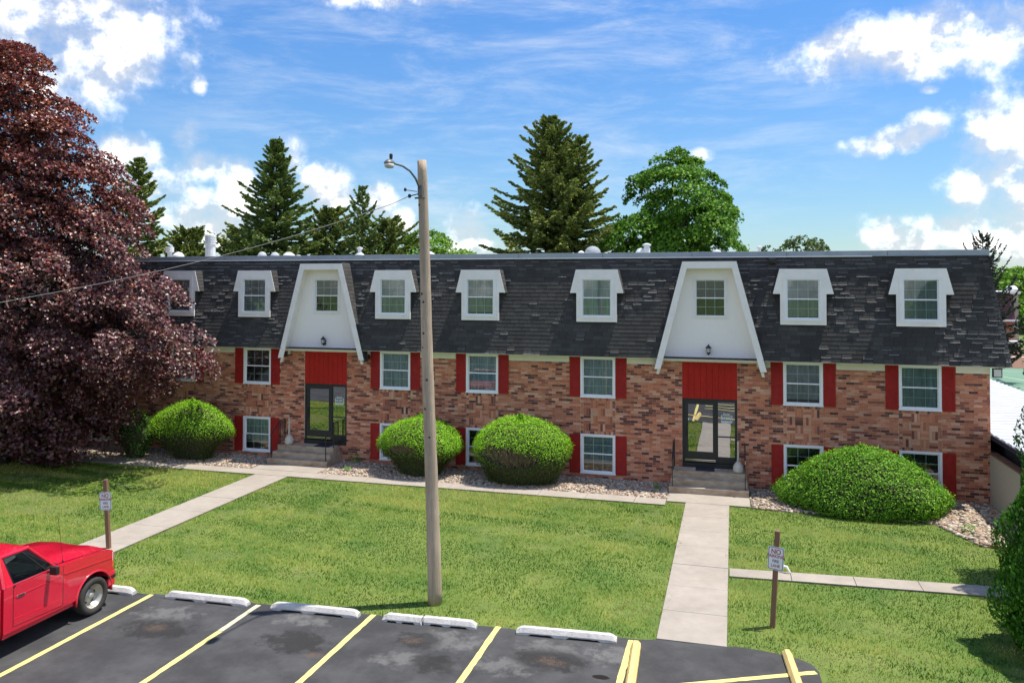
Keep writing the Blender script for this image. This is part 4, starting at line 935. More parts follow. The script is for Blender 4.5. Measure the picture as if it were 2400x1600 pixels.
gg = 'concrete wheel stops along the lawn edge'
stop(-10.5, -8.60, -12.93, -12.87, 'stopconc', 'pale concrete wheel stop half hidden behind the front of the red truck', 1, gg)
stop(-7.82, -5.88, -12.80, -12.73, 'stopconc', 'pale concrete wheel stop next to the red truck, left of the pole shadow', 2, gg)
stop(-5.33, -3.40, -12.71, -12.62, 'stopconc', 'pale concrete wheel stop with the shadow of the wooden pole across it', 3, gg)
stop(-2.87, -2.06, -12.60, -12.56, 'stopconc', 'shorter left piece of the broken wheel stop below the pole', 4, gg, broken='r')
stop(-2.02, -0.96, -12.53, -12.47, 'stopconc', 'longer right piece of the broken wheel stop below the pole', 5, gg, broken='l')
stop(-0.15, 1.76, -12.45, -12.32, 'stopconc', 'pale concrete wheel stop nearest the straight path', 6, gg)
stop(2.13, 2.23, -12.32, -14.3, 'yellow', 'yellow wheel stop lying along the parking line below the straight path', 7, 'yellow wheel stops', h=0.12, w=0.17)
stop(4.80, 4.97, -11.95, -13.9, 'yellow', 'yellow wheel stop at the curved right corner of the lot', 8, 'yellow wheel stops', h=0.12, w=0.17)

# ------------------------------------------------------------------ red pickup truck, nose towards the lawn
TX, W2 = -9.60, 0.965                     # centre line, half width
t = thing('pickup_truck', 'red single cab pickup truck parked at the left edge of the lot', 'truck', (TX, -13.96, 0))
WYF, WYR, WR = -13.96, -16.98, 0.372
def arch(y, r, n=14, z=0.40): return [(y+r*math.cos(R(a)), z+r*math.sin(R(a))) for a in np.linspace(-8, 188, n)]
def carbody(outline, x0, x1, name, mat, bev, parent=t, smooth=True):
    m = MB(); m.prism_yz(outline, x0, x1); o = part(name, m, mat, parent)
    bm_bevel(o.data, bev, seg=4); o.data.polygons.foreach_set('use_smooth', [True]*len(o.data.polygons)); o.data.set_sharp_from_angle(angle=R(28)); return o
fa = arch(WYF, 0.455); low = 0.46
front = [(-13.46, 0.60), (-13.44, 1.08), (-13.50, 1.155), (-13.75, 1.195), (-14.2, 1.235), (-14.86, 1.285), (-16.06, 1.285), (-16.06, low)]
outl = front[:]+[(fa[-1][0]-0.03, low)]+fa[::-1]+[(fa[0][0]+0.01, 0.60)]
o = carbody(outl, TX-W2, TX+W2, 'body', M['truckred'], 0.035)
m = MB(); m.box(TX-W2+0.04, TX+W2-0.04, -16.04, -14.44, 0.36, 0.47); part('rocker_panel', m, M['truckred'], t, bevel=0.02)
m = MB(); m.box(TX-0.58, TX+0.58, -18.3, -13.5, 0.30, 0.62); m.box(TX-0.62, TX+0.62, -14.5, -13.52, 0.5, 1.1); m.box(TX-0.66, TX+0.66, -18.2, -16.2, 0.5, 0.85); part('underbody', m, M['trucktrim'], t)
# hood crown and seams
m = MB(); ny, nx = 8, 10; vs = []
for i in range(ny+1):
    y = lerp(-13.52, -14.80, i/ny)
    for j in range(nx+1):
        s = -1+2*j/nx; zt = np.interp(-y, [13.44, 13.5, 13.75, 14.2, 14.86], [1.08, 1.158, 1.198, 1.238, 1.288]); vs.append((TX+s*(W2-0.10), y, zt+0.012+0.045*(1-abs(s)**3.0)*(0.35+0.65*min(1, i/3))+(0.014 if 0.25 < abs(s) < 0.62 else 0)))
m.add(vs, [(i*(nx+1)+j, i*(nx+1)+j+1, (i+1)*(nx+1)+j+1, (i+1)*(nx+1)+j) for i in range(ny) for j in range(nx)]); m.f = [tuple(reversed(f)) for f in m.f]; part('hood', m, M['truckred'], t, smooth=True)
m = MB(); m.box(TX-W2+0.08, TX+W2-0.08, -14.93, -14.80, 1.275, 1.305); part('cowl', m, M['trucktrim'], t)
# greenhouse
zb, zr = 1.28, 1.795; xb_, xr_ = W2-0.035, 0.775; yfb, yft, yrb, yrt = -14.88, -15.40, -16.05, -16.03
def gp(u, f):      # point on right cab side: u along y (0 rear, 1 front), f up
    y = lerp(lerp(yrb, yfb, u), lerp(yrt, yft, u), f); return (lerp(xb_, xr_, f), y, lerp(zb, zr, f))
m = MB()
rf = [(-xr_, yrt), (xr_, yrt), (xr_, yft), (-xr_, yft)]
m.add([(TX+x, y, zr-0.02) for x, y in rf]+[(TX+x*0.97, y*1.0+(0.02 if y > -15.7 else -0.0), zr+0.018) for x, y in rf]+[(TX+x*0.75, lerp(y, -15.7, 0.15), zr+0.035) for x, y in rf],
      [(0, 1, 5, 4), (1, 2, 6, 5), (2, 3, 7, 6), (3, 0, 4, 7), (4, 5, 9, 8), (5, 6, 10, 9), (6, 7, 11, 10), (7, 4, 8, 11), (8, 9, 10, 11), (3, 2, 1, 0)]); part('cab_roof', m, M['truckred'], t, smooth=False)
def pillar(a, b, w):
    m = MB(); m.tube([Vector(a), Vector(b)], w/2, 8); part('pillar', m, M['truckred'], t)
for s in (-1, 1):
    for u in (0.02, 0.995):
        a, b = gp(u, 0), gp(u, 1); pillar((TX+s*a[0]*0.985, a[1], a[2]-0.02), (TX+s*b[0]*0.985, b[1], b[2]), 0.075 if u > 0.5 else 0.12)
    a, b = gp(0.0, 0.97), gp(1.0, 0.97); pillar((TX+s*a[0]*0.985, a[1], a[2]), (TX+s*b[0]*0.985, b[1], b[2]), 0.06)
    a, b = gp(0.03, 0), gp(0.20, 0); c_, d_ = gp(0.14, 1), gp(0.03, 1); m = MB()
    m.add([(TX+s*(q[0]+0.004), q[1], q[2]) for q in (a, b, c_, d_)]+[(TX+s*(q[0]-0.05), q[1], q[2]) for q in (a, b, c_, d_)], [(0, 1, 2, 3), (4, 7, 6, 5), (1, 5, 6, 2)] if s > 0 else [(3, 2, 1, 0), (5, 6, 7, 4), (2, 6, 5, 1)]); part('door_pillar_panel', m, M['truckred'], t)
m = MB(); m.box(TX-0.80, TX+0.80, -16.04, -15.95, 1.2, 1.35); m.box(TX-0.74, TX+0.74, -16.05, -15.98, 1.70, 1.79); part('cab_rear_panel', m, M['truckred'], t)
m = MB(); m.add([(TX-0.76, -16.02, 1.35), (TX+0.76, -16.02, 1.35), (TX+0.70, -16.01, 1.72), (TX-0.70, -16.01, 1.72)], [(0, 1, 2, 3)]); part('rear_window', m, M['carglass'], t)
m = MB(); m.add([(TX-0.86, yfb+0.0, 1.295), (TX+0.86, yfb+0.0, 1.295), (TX+0.74, yft-0.01, 1.775), (TX-0.74, yft-0.01, 1.775)], [(3, 2, 1, 0)]); part('windscreen', m, M['carglass'], t)
m = MB(); m.box(TX-0.78, TX+0.78, -15.95, -15.45, 0.75, 1.12); m.box(TX-0.78, TX+0.78, -15.98, -15.82, 0.9, 1.52); m.box(TX-0.82, TX+0.82, -15.1, -14.9, 0.9, 1.24); m.box(TX-0.86, TX+0.86, -15.95, -14.9, 0.6, 0.75); part('seat', m, M['seat'], t, bevel=0.05)
m = MB(); m.box(TX-0.90, TX+0.90, -16.0, -14.93, 1.2855, 1.297); m.box(TX-0.80, TX+0.80, -15.97, -15.94, 1.297, 1.36); m.box(TX-0.74, TX+0.74, -16.0, -15.42, 1.765, 1.772); part('cabin_lining', m, M['seat'], t)
m = MB(); n = 20; cw = (TX-0.38, -15.22, 1.22)
m.tube([(cw[0]+0.19*math.cos(2*math.pi*k/n), cw[1]-0.10*math.sin(2*math.pi*k/n), cw[2]+0.16*math.sin(2*math.pi*k/n)) for k in range(n+1)], 0.014, 6); part('steering_wheel', m, M['trucktrim'], t)
for s in (-1, 1):
    X = lambda v: TX+s*v
    # door skin, slightly proud, with a shadow gap round it
    dp = [(-15.86, 0.545), (-14.78, 0.50), (-14.76, 1.06), (-14.90, 1.262), (-15.80, 1.262), (-15.86, 1.20)]
    m = MB(); m.prism_yz([(-15.868, 0.535), (-14.772, 0.49), (-14.752, 1.06), (-14.895, 1.27), (-15.868, 1.27)], X(W2-0.02), X(W2+0.0015)); gapo = part('door_gap', m, M['trucktrim'], t)
    m = MB(); m.prism_yz(dp, X(W2-0.01), X(W2+0.007)); dr = part('door', m, M['truckred'], t, bevel=0.004)
    m = MB(); m.prism_yz([(-15.84, 1.045), (-14.80, 1.06), (-14.80, 1.085), (-15.84, 1.075)], X(W2+0.0), X(W2+0.012)); m.prism_yz([(-15.85, 0.60), (-14.79, 0.555), (-14.79, 0.64), (-15.85, 0.685)], X(W2+0.0), X(W2+0.010)); part('door_crease', m, M['truckred'], dr, bevel=0.004)
    m = MB(); m.box(min(X(W2+0.004), X(W2+0.02)), max(X(W2+0.004), X(W2+0.02)), -15.80, -15.62, 1.035, 1.075); hb = part('handle', m, M['chrome'], dr, bevel=0.006)
    m = MB(); m.box(min(X(W2+0.012), X(W2+0.024)), max(X(W2+0.012), X(W2+0.024)), -15.77, -15.65, 1.045, 1.065); part('handle_recess', m, M['trucktrim'], dr)
    # side glass: main pane and front vent pane with a dark divider
    def sg(u, f, k=0.0): a = gp(u, f); return (TX+s*(a[0]+k), a[1], a[2])
    fl_ = lambda q: q if s > 0 else q[::-1]
    m = MB(); m.add([sg(0.20, 0.02), sg(0.80, 0.02), sg(0.72, 0.90), sg(0.155, 0.90)], fl_([(0, 1, 2, 3)][0:1][0]) and [fl_((0, 1, 2, 3))]); part('door_window', m, M['carglass'], dr)
    m = MB(); m.add([sg(0.81, 0.02), sg(0.985, 0.02), sg(0.97, 0.12), sg(0.735, 0.90)], [fl_((0, 1, 2, 3))]); part('vent_window', m, M['carglass'], dr)
    m = MB(); a, b = sg(0.805, 0.0, 0.004), sg(0.728, 0.92, 0.004); m.tube([a, b], 0.014, 6)
    for pa, pb in (((0.19, 0.0), (0.99, 0.0)), ((0.15, 0.92), (0.73, 0.92)), ((0.735, 0.92), (0.985, 0.05)), ((0.19, 0.0), (0.15, 0.92))): m.tube([sg(*pa, 0.003), sg(*pb, 0.003)], 0.011, 6)
    part('window_seal', m, M['trucktrim'], dr)
    m = MB(); xm = W2+0.10; m.tube([(X(W2-0.03), -15.13, 1.27), (X(xm), -15.11, 1.26)], 0.018, 6); m.box(min(X(xm-0.05), X(xm+0.11)), max(X(xm-0.05), X(xm+0.11)), -15.13, -15.05, 1.215, 1.36); part('mirror', m, M['trucktrim'], t, bevel=0.02)
    # front fender seam, wheel-arch lip, lamps
    m = MB(); m.box(min(X(W2-0.01), X(W2+0.0012)), max(X(W2-0.01), X(W2+0.0012)), -14.757, -14.748, 0.48, 1.25); part('fender_seam', m, M['trucktrim'], t)
    m = MB(); m.prism_yz([(-14.72, 1.065), (-13.50, 0.985), (-13.50, 1.01), (-14.72, 1.095)], X(W2-0.002), X(W2+0.008)); part('fender_crease', m, M['truckred'], t, bevel=0.003)
    for wy in (WYF, WYR):
        m = MB(); m.tube([(X(W2-0.005), y, z) for y, z in arch(wy, 0.462, 18)], 0.024, 6); part('arch_lip', m, M['truckred'], t, smooth=True)
    m = MB(); q = [(X(W2-0.012), -13.432), (X(W2+0.008), -13.49), (X(W2-0.08), -13.49), (X(W2-0.30), -13.425)]; m.prism_xy([q[0], q[1], q[2], q[3]], 0.935, 1.10); part('headlight', m, M['headlamp'], t, bevel=0.006)
    m = MB(); m.prism_xy(q, 0.80, 0.93); part('turn_signal', m, M['amber'], t, bevel=0.006)
    for wy in (WYF, WYR):
        wc = (X(W2-0.105), wy, WR); m = MB(); prof = [(0.235, -0.095), (0.30, -0.118), (0.35, -0.112), (0.368, -0.09), (0.372, -0.05), (0.372, 0.05), (0.368, 0.09), (0.35, 0.112), (0.30, 0.118), (0.235, 0.095), (0.23, 0.0)]
        n = 36; vs = []; k = len(prof)
        for i in range(n):
            th = 2*math.pi*i/n
            for j, (r_, xo) in enumerate(prof):
                rr = r_-(0.008 if (j in (3, 4, 5, 6) and i % 2) else 0); vs.append((wc[0]+s*xo, wc[1]+rr*math.cos(th), wc[2]+rr*math.sin(th)))
        fs = [(i*k+j, i*k+(j+1) % k, ((i+1) % n)*k+(j+1) % k, ((i+1) % n)*k+j) for i in range(n) for j in range(k)]
        m.add(vs, fs); wh = part('wheel', m, M['tyre'], t, smooth=True)
        m = MB(); rp = [(0.236, 0.095), (0.232, 0.075), (0.205, 0.055), (0.19, -0.02), (0.155, -0.045), (0.12, -0.02), (0.07, 0.0), (0.062, 0.035), (0.05, 0.045), (0.001, 0.047)]; vs = []; k = len(rp); n = 30
        for i in range(n):
            th = 2*math.pi*i/n
            for r_, xo in rp: vs.append((wc[0]+s*xo, wc[1]+r_*math.cos(th), wc[2]+r_*math.sin(th)))
        m.add(vs, [(i*k+j, i*k+j+1, ((i+1) % n)*k+j+1, ((i+1) % n)*k+j) for i in range(n) for j in range(k-1)]); part('rim', m, M['rim'], wh, smooth=True)
        m = MB()
        for i in range(5):
            th = 2*math.pi*i/5+0.3; cy_, cz_ = wc[1]+0.135*math.cos(th), wc[2]+0.135*math.sin(th)
            m.tube([(wc[0]+s*(-0.04), cy_, cz_), (wc[0]+s*(-0.024), cy_, cz_)], 0.030, 10)
        part('rim_hole', m, M['trucktrim'], wh)
    m = MB(); bo = [(-18.42, 0.50), (-18.42, 1.285), (-16.12, 1.285), (-16.12, 0.50)]; ra = arch(WYR, 0.455)
    m.prism_yz([(-18.42, low+0.04), (-18.42, 1.285), (-16.12, 1.285), (-16.12, low)]+[(ra[0][0]+0.03, low)]+ra+[(ra[-1][0]-0.03, low+0.02)], X(W2-0.07), X(W2)); part('bed_side', m, M['truckred'], t, bevel=0.02)
m = MB(); m.box(TX-W2+0.07, TX+W2-0.07, -16.17, -16.12, 0.6, 1.27); m.box(TX-W2+0.07, TX+W2-0.07, -18.42, -16.17, 0.72, 0.78); part('bed_floor', m, M['truckred'], t)
m = MB(); m.box(TX-W2+0.03, TX+W2-0.03, -18.45, -18.40, 0.55, 1.275); part('tailgate', m, M['truckred'], t, bevel=0.015)
m = MB(); bp_ = [(TX-W2-0.005, -13.60), (TX-W2-0.012, -13.42), (TX-W2+0.10, -13.345), (TX-0.3, -13.32), (TX+0.3, -13.32), (TX+W2-0.10, -13.345), (TX+W2+0.012, -13.42), (TX+W2+0.005, -13.60)]
m.prism_xy(bp_, 0.42, 0.72); bpo = part('bumper', m, M['truckred'], t, bevel=0.025)
m = MB(); m.prism_xy([(x+(0.006 if x > TX else -0.006), y+0.012 if y > -13.5 else y) for x, y in bp_], 0.575, 0.635); part('bumper_strip', m, M['trucktrim'], bpo)
m = MB(); m.box(TX-0.62, TX+0.62, -13.452, -13.415, 0.78, 1.09); part('grille', m, M['trucktrim'], t, bevel=0.01)
m = MB(); m.box(TX-0.40, TX+0.40, -13.44, -13.40, 0.40, 0.41); m.box(TX-0.15, TX+0.15, -13.325, -13.312, 0.50, 0.62); part('number_plate', m, M['signwhite'], t)
m = MB(); ab = (TX+W2-0.11, -14.66, 1.29); m.lathe([(0.02, 0), (0.012, 0.03)], ab[0], ab[1], 8, cz=ab[2]); m.tube([(ab[0], ab[1], ab[2]+0.02), (ab[0]-0.03, ab[1]-0.10, ab[2]+0.92)], 0.004, 5); part('antenna', m, M['trucktrim'], t)

# ------------------------------------------------------------------ right side: garage row, court, far brick block
t = thing('garage_row', 'low beige garage row with ribbed white metal roof right of the apartment block', 'garage', (11.5, -4.5, 0))
m = MB(); m.box(11.42, 11.62, -4.5, 32, -0.3, 1.53); m.box(11.62, 15.5, -4.5, -4.3, -0.3, 1.53); m.box(15.3, 15.5, -4.3, 32, -0.3, 1.53); part('wall', m, M['beigewall'], t)
m = MB(); m.box(11.40, 11.64, -4.52, 32, 1.53, 1.575); part('wall_cap', m, M['timber'], t)
m = MB(); m.box(11.9, 15.2, -4.2, 31.8, 0.4, 2.08); part('opening_shade', m, M['darkroom'], t)  # dark solid standing in for the shade inside the open side
m = MB(); m.box(11.47, 11.53, -4.9, 32.3, 1.96, 2.13); part('fascia', m, material('navy_fascia', (0.02, 0.022, 0.05), 0.6), t)
def rz(x): return 2.12+0.05*(1-abs((x-13.63)/2.17))
m = MB(); xs_ = (11.46, 13.63, 15.80)
for i in range(2):
    x0, x1 = xs_[i], xs_[i+1]; m.add([(x0, -4.95, rz(x0)), (x1, -4.95, rz(x1)), (x1, 32.4, rz(x1)), (x0, 32.4, rz(x0)), (x0, -4.95, rz(x0)-0.03), (x1, -4.95, rz(x1)-0.03), (x1, 32.4, rz(x1)-0.03), (x0, 32.4, rz(x0)-0.03)], [(0, 1, 2, 3), (7, 6, 5, 4)])
rfm = part('metal_roof', m, M['metalroof'], t)
for k in range(66):
    y = -4.7+k*0.56; mm = MB()
    for i in range(2):
        x0, x1 = xs_[i], xs_[i+1]; mm.add([(x0, y-0.045, rz(x0)+0.002), (x1, y-0.045, rz(x1)+0.002), (x1, y+0.045, rz(x1)+0.002), (x0, y+0.045, rz(x0)+0.002), (x0, y-0.02, rz(x0)+0.038), (x1, y-0.02, rz(x1)+0.038), (x1, y+0.02, rz(x1)+0.038), (x0, y+0.02, rz(x0)+0.038)], [(0, 1, 5, 4), (1, 2, 6, 5), (2, 3, 7, 6), (3, 0, 4, 7), (4, 5, 6, 7)])
    part('roof_rib', mm, M['metalroof'], rfm)
mb = MB(); mb.add([(16.5, 20, -0.02), (60, 20, -0.02), (60, 44, -0.02), (16.5, 44, -0.02)], [(0, 1, 2, 3)]); court = structure('tennis_court', mb, M['court'])
for a_, b_ in (((22.3, 38.6), (24.2, 33)), ((18, 41.5), (58, 41.5)), ((18, 31), (58, 31))): strip(a_, b_, 0.10, -0.012, 'court_line', material('court_line', (0.55, 0.6, 0.56), 0.8), court)
mb = MB(); mb.add([(8, 44.2, -0.02), (75, 44.2, -0.02), (75, 66, -0.02), (8, 66, -0.02)], [(0, 1, 2, 3)]); track = structure('brown_yard', mb, material('brown_gravel', (0.20, 0.105, 0.06), 0.9, noise=0.3, nscale=1.5))
strip((8, 55.2), (70, 55.2), 0.5, -0.012, 'yard_line', M['drip'], track)
Yb = 64
def zat(px, py): return float(FY(px, py, Yb)[2])
t = thing('brick_block', 'distant brick block with maroon mansard roof beyond the garage row', 'building', (24, Yb, 0))
xr = float(FY(2375, 760, Yb)[0]); xr2 = float(FY(2392, 700, Yb)[0]); ze, zt_, zc0 = zat(2349, 750), zat(2349, 684), zat(2349, 797)
m = MB(); m.box(6, xr, Yb, Yb+11, 0.0, ze); part('wall', m, M['farbrick'], t)
m = MB(); m.prism_yz([(Yb-0.4, ze), (Yb+0.3, zt_-0.2), (Yb+10.7, zt_-0.2), (Yb+11.4, ze)], 5.8, xr+0.05); part('roof', m, M['farroof'], t)
m = MB(); m.box(5.7, xr2, Yb-0.1, Yb+11.2, zt_-0.2, zt_+0.06); part('roof_edge', m, M['drip'], t)
m = MB(); m.box(5.7, xr+0.3, Yb-0.5, Yb-0.38, ze-0.12, ze+0.08); part('eave_board', m, M['drip'], t)
m = MB(); m.box(xr+0.06, xr2-0.1, Yb+0.3, Yb+10.8, 0.0, zt_-0.2); part('stair_block', m, M['beigewall'], t)
m = MB(); m.box(6, xr+0.2, Yb-1.2, Yb-0.02, zc0-0.22, zc0); part('canopy', m, M['drip'], t)
m = MB(); m.box(6, xr+0.1, Yb-1.0, Yb-0.05, 0.0, zc0-0.5); part('dark_base', m, M['core'], t)
for k in range(8):
    xw = xr-1.2-k*2.4; m = MB(); m.box(xw-0.55, xw+0.55, Yb-0.05, Yb+0.02, ze-1.5, ze-0.35); part('window', m, M['darkroom'], t)
m = MB(); p = FY(2371, 676, Yb+3); m.lathe([(0.45, 0), (0.6, 0.25), (0.42, 0.55), (0.05, 0.7)], p[0], p[1], 12, cz=zt_); part('roof_vent', m, M['drip'], t)
m = MB(); m.prism_xy([(10.05, -4.32), (11.5, -4.92), (11.5, -4.82), (10.08, -4.22)], -0.05, 0.05); o = put('edging_timber', m.mesh('edging_timber', (10.7, -4.6, 0)), M['timber'], None, (10.7, -4.6, 0)); tag(o, 'brown timber edging along the stones at the right corner', 'edging')

# ------------------------------------------------------------------ vegetation helpers
def vnoise(x, y, s, seed=0):
    g = np.random.default_rng(seed).random((64, 64)); x = x*s+100.3; y = y*s+100.7
    xi = np.floor(x).astype(int); yi = np.floor(y).astype(int); fx = x-xi; fy = y-yi; fx = fx*fx*(3-2*fx); fy = fy*fy*(3-2*fy)
    a = g[xi % 64, yi % 64]; b = g[(xi+1) % 64, yi % 64]; c = g[xi % 64, (yi+1) % 64]; d = g[(xi+1) % 64, (yi+1) % 64]
    return (a*(1-fx)+b*fx)*(1-fy)+(c*(1-fx)+d*fx)*fy
def unit(v): return v/np.maximum(np.linalg.norm(v, axis=-1, keepdims=True), 1e-9)
def leaves(pos, nrm_, size, cols, aspect=0.72, fold=0.18, rg=rng, lobed=False, dirn=None):
    """one folded leaf per point: four-point blade (or seven-point lobed leaf)"""
    n = len(pos); nn = unit(nrm_); t = rg.normal(size=(n, 3)) if dirn is None else dirn
    t = unit(t-(t*nn).sum(1, keepdims=True)*nn); b = np.cross(nn, t); sz = size[:, None] if hasattr(size, '__len__') else size
    if not lobed:
        v = np.stack([pos-t*sz*0.5, pos+b*sz*aspect*0.5+nn*sz*fold*0.5, pos+t*sz*0.5, pos-b*sz*aspect*0.5+nn*sz*fold*0.5], 1)
        f = np.arange(n*4).reshape(n, 4); k = 4
    else:
        prof = [(-0.45, 0.0, 0), (-0.10, 0.50, 0.16), (0.14, 0.22, 0.05), (0.55, 0.0, -0.05), (0.14, -0.22, 0.05), (-0.10, -0.50, 0.16)]
        v = np.stack([pos+t*sz*a+b*sz*c+nn*sz*h for a, c, h in prof], 1); k = 6
        idx = np.arange(n)[:, None]*6
        quads = np.array([[0, 1, 2, 3], [0, 3, 4, 5]]); f = (idx[:, None, :]+quads[None]).reshape(-1, 4)
    return v.reshape(-1, 3), f, np.repeat(cols, k, axis=0)
def palette(n, cols, jitter=0.15, rg=rng):
    c = np.array(cols)[rg.integers(0, len(cols), n)]; return c*(1+rg.uniform(-jitter, jitter, (n, 1)))*(1+rg.uniform(-0.05, 0.05, (n, 3)))
def limb(mb, a, b, r0, r1, rg=random, seg=6, wob=0.06, n=7, sag=0.0):
    a = np.array(a, float); b = np.array(b, float); L_ = np.linalg.norm(b-a); pts = []; rad = []
    for i in range(seg+1):
        f = i/seg; w = L_*wob*math.sin(math.pi*f); pts.append(a+(b-a)*f+np.array([rg.uniform(-w, w), rg.uniform(-w, w), rg.uniform(-w, w)*0.5+sag*math.sin(math.pi*f)])); rad.append(lerp(r0, r1, f))
    mb.tube(pts, rad, n)

# ------------------------------------------------------------------ lawn grass (uncountable): short blades over the lawn
NB = 430000
gx = rng.uniform(-29, 15, NB); gy = rng.uniform(-17.5, -2.3, NB)
def lot_edge(x): return np.interp(x, [p[0] for p in LOT[:9]], [p[1] for p in LOT[:9]])
ed = (vnoise(gx, gy, 6, 1)-0.5)*0.16
keep = np.ones(NB, bool)
keep &= np.where(gx < 4.3, gy > lot_edge(gx)+0.02+ed*1.3, True)
keep &= ~((gx >= 4.3) & (gx < 5.42+ed) & (gy < np.interp(gx, [4.3, 4.66, 5.0, 5.2, 5.35], [-11.9, -11.96, -12.05, -12.2, -12.5])))
keep &= ~((gx < 1.9) & (gy > -2.69+ed*0.5)); keep &= ~((gx >= 1.9) & (gx < 4.4) & (gy > -2.30+ed*0.4))
keep &= ~((gx > 2.54-ed*1.6) & (gx < 3.71+ed*0.8)); keep &= ~((gx > -12.27-ed*0.9) & (gx < -11.10+ed*0.9))
sf = -8.29+(gx-3.78)*0.058; sb = -7.76+(gx-3.78)*0.075; keep &= ~((gx > 3.7) & (gy > sf+0.03-ed*0.5) & (gy < sb-0.03+ed*0.4))
bed = np.interp(gx, [4.4, 5.4, 9.3, 10.0, 11.5, 15], [-2.35, -2.45, -2.65, -4.35, -4.9, -4.9]); keep &= ~((gx >= 4.4) & (gy > bed+ed))
keep &= ~((gx > 11.4) & (gy > -4.6))
gx, gy = gx[keep], gy[keep]; n = len(gx)
big = vnoise(gx*0.7, gy, 0.55, 2); mid = vnoise(gx*0.45, gy, 1.9, 3); stripe = vnoise(gx*0.16, gy+0.05*gx, 1.9, 4); fin = vnoise(gx, gy, 7, 5)
mow = 0.10*np.sign(np.sin((gy*0.985+gx*0.17)*2*math.pi/1.15))*np.clip(vnoise(gx, gy, 0.4, 31)*2-0.6, 0, 1)
mixv = np.clip((mow+0.45*big+0.35*mid+0.4*stripe+0.30*fin-0.75)*3.0+0.52, 0, 1)[:, None]
ca, cb, cc_, dead = np.array([0.040, 0.120, 0.005]), np.array([0.145, 0.245, 0.016]), np.array([0.42, 0.42, 0.10]), np.array([0.36, 0.29, 0.17])
col = np.where(mixv < 0.5, ca+(cb-ca)*mixv*2, cb+(cc_-cb)*(mixv*2-1))
dm = np.zeros(n)
for px, py, rx, ry in ((1150, 1258, 0.30, 0.35), (1205, 1240, 0.3, 0.28), (1120, 1238, 0.35, 0.2), (1270, 1280, 0.4, 0.2), (520, 1300, 0.3, 0.25), (330, 1335, 0.3, 0.3), (700, 1340, 0.35, 0.3), (1560, 1360, 0.35, 0.3), (1480, 1425, 0.4, 0.3), (1980, 1560, 0.7, 0.5), (2050, 1470, 0.6, 0.3), (60, 1165, 0.9, 0.5), (100, 1190, 0.9, 0.4), (640, 1185, 0.4, 0.2)):
    g = G(px, py); dm = np.maximum(dm, np.clip(1.2-((gx-g[0])/rx/1.6)**2-((gy-g[1])/ry/1.5)**2, 0, 1)*np.clip((vnoise(gx, gy, 5, 9)-0.15)*2, 0, 1))
dm = np.maximum(dm, np.clip((vnoise(gx, gy, 1.1, 12)-0.66)*4, 0, 0.75)*np.clip(fin*2.2-0.5, 0, 1))
dm = np.maximum(dm, np.clip(1-(gy-lot_edge(gx)-0.03)/0.22, 0, 1)*np.where(gx < 4.5, 1, 0)*np.clip(vnoise(gx, gy, 3, 15)*1.8-0.35, 0, 1))
dm = np.maximum(dm, np.clip(1-np.abs(gx-2.40)/0.12, 0, 1)*np.clip(vnoise(gx, gy, 2.5, 16)*2-0.6, 0, 1)*np.clip((-6-gy)/3, 0, 1))
col = col*(1-dm[:, None]*0.9)+dead*dm[:, None]*0.9
col = col*rng.uniform(0.82, 1.22, (n, 1))*(1+rng.uniform(-0.08, 0.08, (n, 3)))
h = rng.uniform(0.030, 0.068, n)*(0.8+0.5*big)*(1-0.5*dm); w = rng.uniform(0.011, 0.019, n); th = rng.uniform(0, 2*math.pi, n); ln = rng.uniform(0.1, 0.9, n)*h; la = rng.uniform(0, 2*math.pi, n)
v = np.empty((n, 3, 3)); v[:, 0] = np.stack([gx-np.cos(th)*w/2, gy-np.sin(th)*w/2, np.full(n, -0.032)], 1); v[:, 1] = np.stack([gx+np.cos(th)*w/2, gy+np.sin(th)*w/2, np.full(n, -0.032)], 1); v[:, 2] = np.stack([gx+np.cos(la)*ln, gy+np.sin(la)*ln, h-0.03], 1)
o = put('grass', np_mesh('grass', v.reshape(-1, 3), np.arange(n*3).reshape(n, 3), np.repeat(col, 3, axis=0)), M['grass']); o['kind'] = 'stuff'; o['label'] = 'mown lawn grass in front of the apartment block'

# ------------------------------------------------------------------ stone beds along the wall (uncountable)
ico = np.array([(0, 0, 1), (0.894, 0, 0.447), (0.276, 0.851, 0.447), (-0.724, 0.526, 0.447), (-0.724, -0.526, 0.447), (0.276, -0.851, 0.447), (0.724, 0.526, -0.447), (-0.276, 0.851, -0.447), (-0.894, 0, -0.447), (-0.276, -0.851, -0.447), (0.724, -0.526, -0.447), (0, 0, -1)])
icf = np.array([(0, 1, 2), (0, 2, 3), (0, 3, 4), (0, 4, 5), (0, 5, 1), (1, 6, 2), (2, 7, 3), (3, 8, 4), (4, 9, 5), (5, 10, 1), (2, 6, 7), (3, 7, 8), (4, 8, 9), (5, 9, 10), (1, 10, 6)])
NS = 26000
sx = np.concatenate([rng.uniform(-29, 1.9, 19000), rng.uniform(4.38, 11.45, 7000)]); sy = np.concatenate([rng.uniform(-2.04, -0.01, 19000), rng.uniform(-4.7, -0.01, 7000)])
k = np.ones(NS, bool)
for c in SC: k &= ~((np.abs(sx-c) < 1.28) & (sy > -1.27)); k &= ~((np.abs(sx-c) < 1.36) & (sy < -1.2) & (sx < 0))
bedr = np.interp(sx, [4.4, 5.4, 9.3, 10.0, 11.5], [-2.33, -2.42, -2.6, -4.3, -4.85]); k &= ~((sx > 4.3) & (sy < bedr))
sx, sy = sx[k], sy[k]; n = len(sx)
sz = rng.uniform(0.026, 0.052, n)*np.where(sx > 9.5, 1.35, 1.0); ang = rng.uniform(0, 6.28, n); sc3 = np.stack([sz*rng.uniform(0.9, 1.5, n), sz*rng.uniform(0.75, 1.1, n), sz*rng.uniform(0.4, 0.7, n)], 1)
